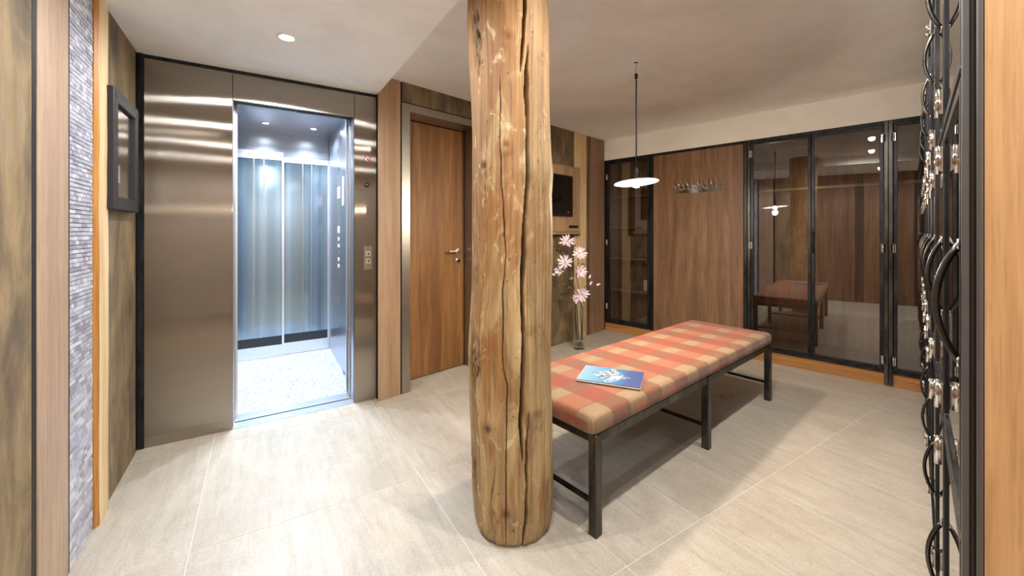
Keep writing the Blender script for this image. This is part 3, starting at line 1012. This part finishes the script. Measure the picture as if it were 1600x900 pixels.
for r in range(3):
    za, zb = ROWZ[r] + 0.006, ROWZ[r + 1] - 0.006
    d = frame_ring('door', 0.013, LW - 0.012, za, zb, 0.019, -0.022, 0.0, 'black_steel', lock, bevel=0.0015)
    box('glass_pane', (0.030, LW - 0.029, -0.008, -0.004, za + 0.016, zb - 0.016), 'glass_door', d)
    zm = (za + zb) / 2
    pts = []
    for k in range(13):
        t = k / 12
        pts.append((0.0225, 0.0 + 0.023 * math.sin(PI * t) ** 0.8 if 0 < k < 12 else 0.0, zm - 0.08 + 0.16 * t))
    hd = tube('handle', pts, 0.0045, 'raw_steel', d, seg=10)
    for zz in (zm - 0.08, zm + 0.08):
        lathe('handle_foot', [(0.0, -0.003), (0.008, -0.003), (0.008, 0.0), (0.0, 0.0)], 'chrome', d, (0.0225, 0.0, zz), 12, 'y')
    for zz in (za + 0.055, zb - 0.055):
        h = box('hinge', (LW - 0.030, LW - 0.004, 0.0, 0.0035, zz - 0.026, zz + 0.026), 'steel_bright', d, bevel=0.001)
        bm = bmesh.new()
        tube_bm(bm, [(LW - 0.012, 0.0085, zz - 0.03), (LW - 0.012, 0.0085, zz + 0.03)], 0.006, 10)
        done('knuckle', bm, 'chrome', h, smooth=True)
ordn = ['nearest the orange oak end panel', 'second from the oak end panel', 'third from the oak end panel', 'fourth from the oak end panel',
        'fifth from the oak end panel', 'sixth from the oak end panel, second last before the wardrobes', 'last of the row next to the wardrobes']
for k in range(7):
    o = lock if k == 0 else copy_tree(lock)
    o.location = W(AR, A0 + LW * k, CL)
    tag(o, 'black steel glazed locker column with bow handles, ' + ordn[k], 'locker', 'lockers along the right wall')

# end jamb and oak gable
j1 = tag(empty('trim_2', W(AR, A0, CL), AR), 'profiled black steel jamb at the near end of the lockers', kind='structure')
box('jamb_profile', (-0.012, 0.0, -0.0068, 0.0, 0, 2.31), 'jamb_steel', j1, bevel=0.0012)
box('jamb_profile', (-0.008, 0.0, -0.0125, -0.0068, 0, 2.31), 'jamb_dark', j1, bevel=0.001)
box('jamb_profile', (-0.014, 0.0, -0.0185, -0.0125, 0, 2.31), 'jamb_steel', j1, bevel=0.0015)
wr = tag(box('wall_right', (A0 - 0.012, A0 - 0.001, -1.7, CL - 0.0195, 0, CEIL), 'gable_oak', ang=AR), 'warm oak end panel beside the lockers', kind='structure')
tag(box('wall_right', (A0, AW + 0.01, -0.75, CL - 0.47, 0, CEIL), 'plaster', ang=AR), 'plaster wall behind the lockers', kind='structure')
tag(box('trim_3', (A0, A0 + 7 * LW, CL - 0.46, CL - 0.02, ROWZ[3] + 0.001, ROWZ[3] + 0.024), 'black_steel', ang=AR), 'black steel top cover of the lockers', kind='structure')

# ------------------------------------------------------------------ log pillar
PX, PY, PR = -0.004, 1.677, 0.166
SEG, RNG = 420, 240


def p2z(y):
    return H - (y - HY) * (PY - PR * 0.95) / F


def p2t(x):
    return math.asin(max(-1, min(1, (x - 797.5) / 63.5)))


left = [(-120, 67), (0, 68.5), (100, 64), (200, 62), (400, 61), (450, 62), (560, 66.5), (600, 66.5), (650, 65), (750, 61.5), (800, 60.5), (840, 57), (863, 54)]
right = [(-120, 60), (0, 60), (150, 61), (230, 63.5), (265, 65.5), (300, 62.5), (500, 63.5), (700, 65.5), (790, 66), (840, 65), (863, 62)]

def lerp_tab(tab, y):
    if y <= tab[0][0]:
        return tab[0][1]
    for (a, b), (c_, d_) in zip(tab, tab[1:]):
        if y <= c_:
            return b + (d_ - b) * (y - a) / (c_ - a)
    return tab[-1][1]


cracks = [
    ([(-200, 818), (0, 817.5), (60, 815.5), (105, 812)], 0.050, 0.05),
    ([(75, 823), (145, 820), (190, 822), (240, 821), (280, 822), (350, 817), (400, 816), (450, 814), (510, 815), (525, 816), (600, 814), (660, 811), (712, 814)], 0.066, 0.055),
    ([(655, 822), (730, 820), (790, 821), (865, 815)], 0.050, 0.045),
    ([(110, 782), (200, 781), (300, 784), (400, 790), (450, 785), (575, 786), (600, 792), (730, 790), (850, 790)], 0.020, 0.014),
    ([(725, 776), (790, 767), (862, 767)], 0.012, 0.008),
    ([(180, 762), (320, 758), (430, 756)], 0.007, 0.004),
    ([(830, 770), (865, 770)], 0.012, 0.012),
    ([(-60, 846), (200, 843), (330, 846), (560, 845), (800, 846)], 0.010, 0.005),
]
knots = [(757, 258, 6, 0.8), (764, 674, 7, 0.85), (790, 803, 7, 0.7), (790, 228, 5, 0.35), (845, 77, 4, 0.5), (834, 654, 7, 0.35), (750, 20, 8, 0.8), (792, 60, 6, 0.3), (772, 805, 4, 0.4), (743, 425, 5, 0.3), (786, 368, 3, 0.4)]
scars = [(746, 575, 9, 45), (749, 55, 7, 60), (738, 760, 4, 40)]
stains = [(760, 545, 16, 22), (766, 700, 14, 18), (785, 330, 22, 50), (780, 250, 14, 30), (775, 120, 18, 60), (800, 400, 14, 30), (845, 790, 6, 40), (745, 530, 8, 14)]
bm = bmesh.new()
lay = bm.verts.layers.float_color.new('marks')
rings = []
ZTOP = CEIL + 0.01
for k in range(RNG + 1):
    z = ZTOP * k / RNG
    ypx = HY + (H - z) * F / (PY - PR * 0.95)
    wl_, wr_ = lerp_tab(left, ypx) / 63.5, lerp_tab(right, ypx) / 63.5
    ring = []
    for i in range(SEG):
        th = 2 * PI * i / SEG
        if th > PI:
            th -= 2 * PI
        s_ = math.sin(th)
        e_ = wr_ if s_ > 0 else wl_
        avg = (wl_ + wr_) / 2
        r = PR * (avg + (e_ - avg) * abs(s_) ** 1.5)
        P = Vector((math.sin(th), math.cos(th), 0))
        r += 0.007 * noise.noise(Vector((P.x * 2.2, P.y * 2.2, z * 2.1))) + 0.0045 * noise.noise(Vector((P.x * 7, P.y * 7, z * 1.3 + 9))) + 0.0011 * noise.noise(Vector((P.x * 24, P.y * 24, z * 5 + 3)))
        cr = cg = cb2 = 0.0
        front = math.cos(th) > -0.2
        xpx = 797.5 + 63.5 * s_
        if front:
            for pts, wdt, dep in cracks:
                tab = pts
                if tab[0][0] - 8 <= ypx <= tab[-1][0] + 8:
                    xc = lerp_tab(tab, ypx) + 1.2 * noise.noise(Vector((tab[0][1], 0, z * 14)))
                    tcr = p2t(xc)
                    ends = min(1.0, (ypx - tab[0][0] + 8) / 50, (tab[-1][0] + 8 - ypx) / 50)
                    ww = wdt * (0.35 + 0.65 * max(ends, 0)) * (0.75 + 0.5 * noise.noise(Vector((z * 6, tab[0][1], 2))))
                    d_ = abs(th - tcr)
                    if d_ < ww * 1.5:
                        g_ = max(0.0, 1 - d_ / ww) ** 0.6 if d_ < ww else 0.0
                        r -= dep * g_ * max(0.25, ends)
                        cr = max(cr, min(1.0, g_ * 1.3) * 0.95)
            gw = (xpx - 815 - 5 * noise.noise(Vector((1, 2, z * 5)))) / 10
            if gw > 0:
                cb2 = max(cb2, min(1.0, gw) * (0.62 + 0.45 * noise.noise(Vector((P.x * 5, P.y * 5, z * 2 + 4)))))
            if math.cos(th) > 0:
                for kx, ky, kr, st in knots:
                    d_ = math.hypot((xpx - kx) / max(0.35, math.cos(th)) * 0.9, (ypx - ky) * 0.8) / kr
                    if d_ < 3.2:
                        r += 0.004 * math.exp(-((d_ - 1.4) ** 2)) - 0.006 * st * max(0, 1 - d_)
                        cr = max(cr, st * max(0.0, 1.15 - d_) if d_ < 1.15 else 0)
                        cg = max(cg, 0.5 * max(0, 1 - d_ / 3.2))
                for kx, ky, ka, kb in scars:
                    d_ = math.hypot((xpx - kx) / ka, (ypx - ky) / kb)
                    if d_ < 1.3:
                        n_ = noise.noise(Vector((P.x * 30, P.y * 30, z * 22)))
                        m_ = max(0.0, 1.2 - d_)
                        r += m_ * (n_ * 0.03 - 0.012)
                        cr = max(cr, min(0.9, m_ * max(0.0, 0.45 - n_ * 1.6)))
                        cb2 = max(cb2, min(1, m_))
                for kx, ky, ka, kb in stains:
                    d_ = math.hypot((xpx - kx) / ka, (ypx - ky) / kb)
                    if d_ < 1.6:
                        n_ = noise.noise(Vector((P.x * 14, P.y * 14, z * 12 + 5)))
                        cg = max(cg, max(0.0, min(0.6, (1.25 - d_ + n_ * 1.1) * 0.7)))
        if z < 0.02:
            r -= (0.02 - z) * 0.5
        v_ = bm.verts.new((s_ * r, -math.cos(th) * r, z))
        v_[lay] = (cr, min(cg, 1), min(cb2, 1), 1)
        ring.append(v_)
    rings.append(ring)
for k in range(RNG):
    for i in range(SEG):
        j = (i + 1) % SEG
        bm.faces.new([rings[k][i], rings[k][j], rings[k + 1][j], rings[k + 1][i]])
bm.faces.new(rings[0][::-1])
bm.faces.new(rings[-1])
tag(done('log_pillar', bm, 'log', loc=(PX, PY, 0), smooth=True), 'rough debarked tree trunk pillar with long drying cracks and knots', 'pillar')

# ------------------------------------------------------------------ bench
B0 = Vector((0.330, 1.598, 0))               # foot of the near right leg
bn = tag(empty('bench', B0, AB), 'long bench with orange plaid cushion on black steel legs', 'bench')
BL, BW = 1.966, 0.545


def soft_slab(name, x0, x1, y0, y1, z0, z1, r, mat, parent, puff=0.006):
    """upholstered slab with rounded edges and a slightly domed top"""
    bm = bmesh.new()
    nx, ny = 40, 12
    prof = []
    for k in range(7):
        a = PI / 2 * k / 6
        prof.append((r * (1 - math.cos(a)), z1 - r + r * math.sin(a)))
    loops = [[(0.0, z0)], [(0.0, z1 - r)]]
    pts_rings = []
    insets = [(0.006, z0), (0.0, z0 + 0.008)] + prof
    def ring(ins, z):
        X0, X1, Y0, Y1 = x0 + ins, x1 - ins, y0 + ins, y1 - ins
        rc = max(0.001, r * 1.2 - ins)
        out = []
        for cx, cy, a0 in ((X1 - rc, Y0 + rc, -PI / 2), (X1 - rc, Y1 - rc, 0), (X0 + rc, Y1 - rc, PI / 2), (X0 + rc, Y0 + rc, PI)):
            for k in range(6):
                a = a0 + PI / 2 * k / 5
                out.append((cx + rc * math.cos(a), cy + rc * math.sin(a), z))
        return out
    R_ = [[bm.verts.new(p) for p in ring(i, z)] for i, z in insets]
    n = len(R_[0])
    for k in range(len(R_) - 1):
        for i in range(n):
            j = (i + 1) % n
            bm.faces.new([R_[k][i], R_[k][j], R_[k + 1][j], R_[k + 1][i]])
    bm.faces.new(R_[0][::-1])
    top = bm.faces.new(R_[-1])
    res = bmesh.ops.inset_individual(bm, faces=[top], thickness=0.08, depth=puff)
    return done(name, bm, mat, parent, smooth=True)


# piping of welt around the cushion would be too fine to see; the cushion itself
cu = soft_slab('cushion', -0.035, BL + 0.035, -0.02, BW + 0.03, 0.405, 0.478, 0.028, 'plaid', bn)
T = 0.02
frame_z = (0.366, 0.4045)
for nm, dims in (('side_rail', (T, BL / 2 - T, -T + 0.004, T - 0.004)), ('side_rail', (BL / 2 + T, BL - T, -T + 0.004, T - 0.004)),
                 ('side_rail', (T, BL / 2 - T, BW - T + 0.004, BW + T - 0.004)), ('side_rail', (BL / 2 + T, BL - T, BW - T + 0.004, BW + T - 0.004)),
                 ('end_rail', (-T + 0.004, T - 0.004, T, BW - T)), ('end_rail', (BL - T + 0.004, BL + T - 0.004, T, BW - T)), ('end_rail', (BL / 2 - T + 0.004, BL / 2 + T - 0.004, T, BW - T))):
    box(nm, dims + frame_z, 'raw_steel', bn, bevel=0.002)
box('cushion_board', (-0.02, BL + 0.02, -0.012, BW + 0.012, 0.4046, 0.4052), 'black', bn)
for x in (0, BL / 2, BL):
    for y in (0, BW):
        box('leg', (x - T, x + T, y - T, y + T, 0.0, 0.4042), 'raw_steel', bn, bevel=0.003)
    box('stretcher', (x - 0.008, x + 0.008, T, BW - T, 0.117, 0.133), 'black_steel', bn, bevel=0.001)

# magazine
mc = [W(0, 0.4033, 2.145), W(0, 0.6705, 2.0325), W(0, 0.570, 1.812), W(0, 0.3045, 1.939)]
mctr = sum(mc, Vector()) / 4
mang = math.atan2(mc[1].y - mc[0].y, mc[1].x - mc[0].x)
mg = tag(empty('magazine', (mctr.x, mctr.y, 0.4855), mang), 'magazine with snowy mountain cover lying on the plaid bench', 'magazine')
box('pages', (-0.145, 0.145, -0.107, 0.107, 0.0, 0.006), 'paper', mg)
bm = bmesh.new()
bbox(bm, -0.147, 0.147, -0.109, 0.109, 0.006, 0.0072)
done('front_cover', bm, 'cover', mg)
box('back_cover', (-0.147, 0.147, -0.109, 0.109, -0.0012, 0.0), 'white', mg)
box('spine', (-0.1476, -0.147, -0.109, 0.109, -0.0012, 0.0072), 'white', mg)

# ------------------------------------------------------------------ pendant
PLX, PLY, PLZ = 0.813, 2.639, 1.522
pd = tag(empty('pendant_lamp', (PLX, PLY, PLZ), 0), 'pendant lamp with flat white disc shade hanging over the bench', 'lamp')
sh = lathe('lamp_shade', [(0.012, 0.012), (0.03, 0.011), (0.06, 0.009), (0.138, 0.002), (0.142, -0.001), (0.139, -0.003), (0.06, 0.004), (0.03, 0.006), (0.012, 0.007)], 'white', pd, seg=48, close=True)
sh.rotation_euler = (math.radians(-4.0), math.radians(-3.0), 0)
lathe('lamp_socket', [(0.0, 0.10), (0.010, 0.095), (0.014, 0.07), (0.015, 0.012), (0.0, 0.012)], 'black', pd, seg=18)
lathe('bulb', [(0.0, 0.022), (0.012, 0.018), (0.020, 0.004), (0.024, -0.012), (0.020, -0.028), (0.0, -0.036)], 'lamp_warm', pd, seg=20)
tube('cord', [(0, 0, 0.095), (0.001, 0, 0.3), (0.0, 0, 0.55), (0.001, 0, 0.688)], 0.0045, 'black', pd, seg=8)
tube('cord_knot', [(-0.008, 0, 0.685), (0.008, 0.004, 0.692), (0.008, -0.004, 0.70), (-0.006, 0.003, 0.705), (0.002, 0, 0.712)], 0.008, 'black', pd, seg=8)
tube('ceiling_wire', [(0.002, 0, 0.705), (-0.003, 0.0, 0.74), (0.003, 0, 0.765), (-0.004, 0, CEIL - PLZ)], 0.002, 'steel_door_frame', pd, seg=6)
tube('ceiling_hook', [(-0.012, 0, CEIL - PLZ - 0.004), (0.012, 0, CEIL - PLZ - 0.004)], 0.003, 'black', pd, seg=6)
ld = bpy.data.lights.new('pendant_light', 'POINT')
ld.energy = PENDANT_W
ld.color = (1.0, 0.84, 0.64)
ld.shadow_soft_size = 0.03
lo = bpy.data.objects.new('pendant_light', ld)
C.objects.link(lo)
lo.location = (PLX, PLY, PLZ - 0.075)


# ------------------------------------------------------------------ recessed downlights; the last ones are added fill
def downlight(x, y, z, label, power=SPOT_W, col=(0.93, 0.965, 1.0), size=176):
    o = tag(empty('downlight', (x, y, z)), label, 'downlight', 'ceiling downlights')
    lathe('trim_ring', [(0.045, 0.0), (0.043, -0.005), (0.034, -0.006), (0.031, 0.0)], 'white', o, seg=32)
    lathe('lens', [(0.031, -0.0015), (0.0, -0.0025)], 'lamp_white', o, seg=24)
    ld = bpy.data.lights.new('downlight_light', 'SPOT')
    ld.energy = power
    ld.color = col
    ld.spot_size = math.radians(size)
    ld.spot_blend = 0.5
    ld.shadow_soft_size = 0.03
    l = bpy.data.objects.new('downlight_light', ld)
    C.objects.link(l)
    l.location = (x, y, z - 0.012)
    return o


downlight(-1.14, 2.04, LOWC, 'round recessed downlight in the lowered ceiling before the lift', SPOT_W * 0.75)
p = W(AE, 0.118, 1.44)
downlight(p.x, p.y, LOWC, 'recessed downlight between the lift and the viewer')
p = W(AE, 0.15, 0.42)
downlight(p.x, p.y, LOWC, 'recessed downlight above the viewer')
p = W(AE, 0.118, -0.6)
downlight(p.x, p.y, LOWC, 'recessed downlight behind the viewer')
p = W(AE, 0.62, -0.75)  # unseen lamp added for more bounce light behind the viewer
downlight(p.x, p.y, LOWC, 'added fill downlight in the corner behind the viewer')
p = W(AR, 1.25, 0.42)  # unseen lamp added to fill the cloakroom floor with light
downlight(p.x, p.y, CEIL, 'added fill downlight beside the near end of the lockers', SPOT_W * 1.75, (1.0, 0.95, 0.88))
p = W(AR, 2.25, 0.36)  # also added and unseen, brightens the floor and the ceiling above
downlight(p.x, p.y, CEIL, 'added fill downlight above the lockers beside the bench', SPOT_W * 1.75, (1.0, 0.95, 0.88))

# ------------------------------------------------------------------ framed picture on the left wall
fc = (2.39 + 2.805) / 2
pf = tag(empty('framed_picture', W(AE, U0 + 0.001, fc, 1.297), AE + PI / 2), 'dark framed old photograph on the mossy board wall', 'picture')
# local x towards the lift, local y into the wall (+), z up
fw2 = 0.2075
frame_ring('frame', -fw2, fw2, 0, 0.535, 0.062, -0.036, 0.0, 'blue_wood', pf, bevel=0.004)
ph = box('photograph', (-fw2 + 0.055, fw2 - 0.055, -0.014, -0.008, 0.055, 0.48), 'old_photo', pf)
box('white_patch', (-0.11, -0.03, -0.016, -0.014, 0.13, 0.21), 'paper', ph)
box('glass_pane', (-fw2 + 0.055, fw2 - 0.055, -0.022, -0.019, 0.055, 0.48), 'glass_clear', pf)

# ------------------------------------------------------------------ wall cabinet with television
cb0 = tag(empty('wall_cabinet', W(AR, 3.22, CD - 0.0005, 1.17), AR + PI), 'flat oak wall cabinet carrying the television', 'cabinet')
# local x runs towards the lift door, local y out into the room
box('body', (-0.47, 0.47, 0.0, 0.055, 0.0, 0.735), 'oak_frame', cb0, bevel=0.002)
box('flap', (-0.455, 0.455, 0.055, 0.068, 0.03, 0.715), 'oak_frame', cb0, bevel=0.002)
box('grip_slot', (-0.42, -0.25, 0.066, 0.0705, 0.068, 0.098), 'black', cb0, bevel=0.002)
box('bottom_edge', (-0.47, 0.47, 0.0, 0.06, -0.012, 0.0), 'black', cb0)
tv = tag(empty('television', W(AR, 3.20, CD - 0.071, 1.36), AR + PI), 'small black flat television on the oak wall cabinet', 'television')
box('housing', (-0.30, 0.36, 0.0, 0.03, 0.0, 0.43), 'black', tv, bevel=0.004)
box('screen', (-0.285, 0.345, 0.03, 0.032, 0.025, 0.415), 'black_gloss', tv)
box('red_lamp', (-0.23, -0.20, 0.032, 0.0335, 0.035, 0.05), 'red', tv)

# ------------------------------------------------------------------ vase and magnolia branches
VX, VY = 0.690, 4.14
vs_ = tag(empty('vase', (VX, VY, 0)), 'tall clear glass vase on the floor below the television', 'vase')
lathe('vase_body', [(0.0, 0.0), (0.055, 0.0), (0.060, 0.012), (0.064, 0.48), (0.060, 0.48), (0.056, 0.022), (0.0, 0.02)], 'glass_vase', vs_, seg=32)
rnd = random.Random(3)
for k in range(9):
    a = rnd.uniform(0, 2 * PI)
    rr = rnd.uniform(0.0, 0.034)
    bm = bmesh.new()
    bmesh.ops.create_icosphere(bm, subdivisions=2, radius=0.014)
    for v_ in bm.verts:
        v_.co = Vector((v_.co.x * 1.2, v_.co.y, v_.co.z * 0.75)) * (1 + 0.12 * noise.noise(v_.co * 60 + Vector((k, 0, 0))))
    o = done('pebble', bm, 'pebble', loc=(VX + rr * math.cos(a), VY + rr * math.sin(a), 0.033 + (k % 3) * 0.012), smooth=True)
    tag(o, 'small brown pebble at the bottom of the glass vase', 'pebble', 'pebbles in the vase')


def pix(x, y, Y):
    return Vector(((x - 800) / F * Y, Y, H - (y - HY) * Y / F))


def flower_bm(n, size, open_, r):
    bm = bmesh.new()
    c0 = bm.verts.new((0, 0, 0))
    for k in range(n):
        a = 2 * PI * k / n + r.uniform(-0.15, 0.15)
        el_ = open_ + r.uniform(-0.35, 0.3)
        L_ = size * r.uniform(0.85, 1.1)
        d = Vector((math.cos(a) * math.cos(el_), math.sin(a) * math.cos(el_), math.sin(el_)))
        sd = Vector((-math.sin(a), math.cos(a), 0))
        nr = d.cross(sd)
        wv = L_ * 0.125
        p1 = [bm.verts.new(d * L_ * 0.35 + sd * wv * 0.8 * s_ - nr * L_ * 0.05) for s_ in (-1, 1)]
        p2 = [bm.verts.new(d * L_ * 0.75 + sd * wv * s_) for s_ in (-1, 1)]
        tp = bm.verts.new(d * L_ + nr * L_ * 0.12)
        bm.faces.new([c0, p1[0], p1[1]])
        bm.faces.new([p1[0], p2[0], p2[1], p1[1]])
        bm.faces.new([p2[0], tp, p2[1]])
    return bm


def branch(label, path, flowers, buds, leaves, seed):
    r = random.Random(seed)
    base = Vector(path[0])
    o = tag(empty('magnolia_branch', base), label, 'flower branch', 'magnolia branches in the vase')
    P = [Vector(p) - base for p in path]
    # smooth it a little
    pts = [P[0]]
    for a, b in zip(P, P[1:]):
        for t in (0.33, 0.66, 1.0):
            q_ = a.lerp(b, t)
            pts.append(q_ + (Vector((r.uniform(-1, 1), r.uniform(-1, 1), 0)) * 0.006 if t < 1 else Vector()))
    tube('stem', pts, [0.006 - 0.004 * k / (len(pts) - 1) for k in range(len(pts))], 'stem', o, seg=6)
    for f, sz, op, di in flowers:
        f = Vector(f) - base
        near = min(pts, key=lambda p_: (p_ - f).length + (10 if p_.z > f.z + 0.02 else 0))
        if (near - f).length > 0.012:
            tube('twig', [near, near.lerp(f, 0.5) + Vector((0, 0, -0.012)), f], [0.003, 0.0025, 0.002], 'stem', o, seg=5)
        bm = flower_bm(11, sz, op, r)
        fo = done('flower', bm, 'petal', o, loc=f)
        fo.rotation_euler = Vector(di).to_track_quat('Z', 'Y').to_euler()
        lathe('flower_heart', [(0.0, 0.012), (0.006, 0.006), (0.005, 0.0), (0.0, -0.002)], 'leaf', fo, seg=8)
    for f in buds:
        f = Vector(f) - base
        near = min(pts, key=lambda p_: (p_ - f).length + (10 if p_.z > f.z + 0.02 else 0))
        tube('twig', [near, near.lerp(f, 0.6) + Vector((0, 0, -0.015)), f], [0.003, 0.0025, 0.002], 'stem', o, seg=5)
        b_ = lathe('bud', [(0.0, 0.0), (0.010, 0.012), (0.012, 0.025), (0.007, 0.042), (0.0, 0.052)], 'petal', o, loc=f, seg=8)
        b_.rotation_euler = Vector((f.x - near.x, f.y - near.y, 0.03)).to_track_quat('Z', 'Y').to_euler()
    for f in leaves:
        f = Vector(f) - base
        near = min(pts, key=lambda p_: (p_ - f).length + (10 if p_.z > f.z + 0.02 else 0))
        tube('twig', [near, near.lerp(f, 0.6) + Vector((0, 0, -0.012)), f], [0.0025, 0.002, 0.0015], 'stem', o, seg=5)
        bm = bmesh.new()
        d = (f - near).normalized()
        sd = d.cross(Vector((r.uniform(-1, 1), r.uniform(-1, 1), r.uniform(-1, 1)))).normalized()
        vv = [bm.verts.new(f + p_) for p_ in (Vector(), d * 0.03 + sd * 0.013, d * 0.06, d * 0.03 - sd * 0.013)]
        bm.faces.new(vv)
        done('leaf', bm, 'leaf', o)


def inv(dx, dy, z):
    return (VX + dx, VY + dy, z)


branch('tallest magnolia branch with an open flower just under the television cabinet',
       [inv(0.0, 0.01, 0.09), inv(-0.03, 0.0, 0.45), pix(893, 440, 4.12), pix(889, 400, 4.10), pix(886, 380, 4.08)],
       [(pix(886, 377, 4.06), 0.085, 0.25, (-0.1, -1, 0.35))], [], [pix(880, 390, 4.14), pix(893, 385, 4.1)], 1)
branch('magnolia branch leaning right with an open flower in front of the pale plank',
       [inv(0.02, 0.0, 0.09), inv(0.02, 0.0, 0.45), pix(900, 430, 4.06), pix(904, 400, 4.02)],
       [(pix(905, 396, 4.0), 0.085, 0.3, (0.15, -1, 0.3)), (pix(907, 424, 4.04), 0.075, 0.35, (0.2, -1, 0.1))], [], [pix(908, 412, 4.06)], 2)
branch('magnolia branch leaning left with a cluster of two pink flowers',
       [inv(-0.02, -0.01, 0.09), inv(-0.04, -0.01, 0.45), pix(889, 445, 4.05), pix(884, 415, 4.02)],
       [(pix(883, 410, 4.0), 0.088, 0.3, (-0.25, -1, 0.25)), (pix(875, 424, 4.02), 0.07, 0.55, (-0.5, -0.8, 0.2))], [pix(869, 430, 4.03)], [pix(866, 440, 4.1), pix(874, 450, 4.1)], 3)
branch('lowest magnolia branch with a drooping flower and three buds towards the walnut panel',
       [inv(0.03, -0.01, 0.09), inv(0.035, -0.01, 0.42), pix(905, 470, 4.05), pix(912, 452, 4.03), pix(918, 444, 4.03)],
       [(pix(909, 460, 3.99), 0.085, 0.3, (0.25, -1, 0.0)), (pix(901, 466, 4.0), 0.06, 0.6, (-0.1, -1, 0.1))],
       [pix(920, 436, 4.03), pix(921, 446, 4.03), pix(931, 446, 4.03)], [pix(896, 452, 4.05)], 4)
branch('bare thin magnolia branch with small dark leaves at the left of the vase',
       [inv(-0.03, 0.02, 0.09), inv(-0.05, 0.02, 0.46), pix(882, 470, 4.18), pix(868, 442, 4.18)],
       [], [pix(889, 436, 4.16)], [pix(864, 438, 4.18), pix(876, 455, 4.18), pix(880, 468, 4.18), pix(886, 452, 4.18), pix(871, 470, 4.18)], 5)

# ------------------------------------------------------------------ floor outlet under the bench, standing for a pale mark there
fo = tag(empty('floor_plate', (1.567, 2.965, 0.0), AE), 'flat steel floor outlet with two raised rings under the bench', 'plate')
box('cover_plate', (-0.075, 0.075, -0.05, 0.05, 0.0, 0.0025), 'steel_door_frame', fo, bevel=0.001)
for x in (-0.036, 0.036):
    lathe('raised_ring', [(0.030, 0.0025), (0.030, 0.005), (0.023, 0.005), (0.023, 0.0025)], 'steel_bright', fo, (x, 0, 0), 24, close=True)
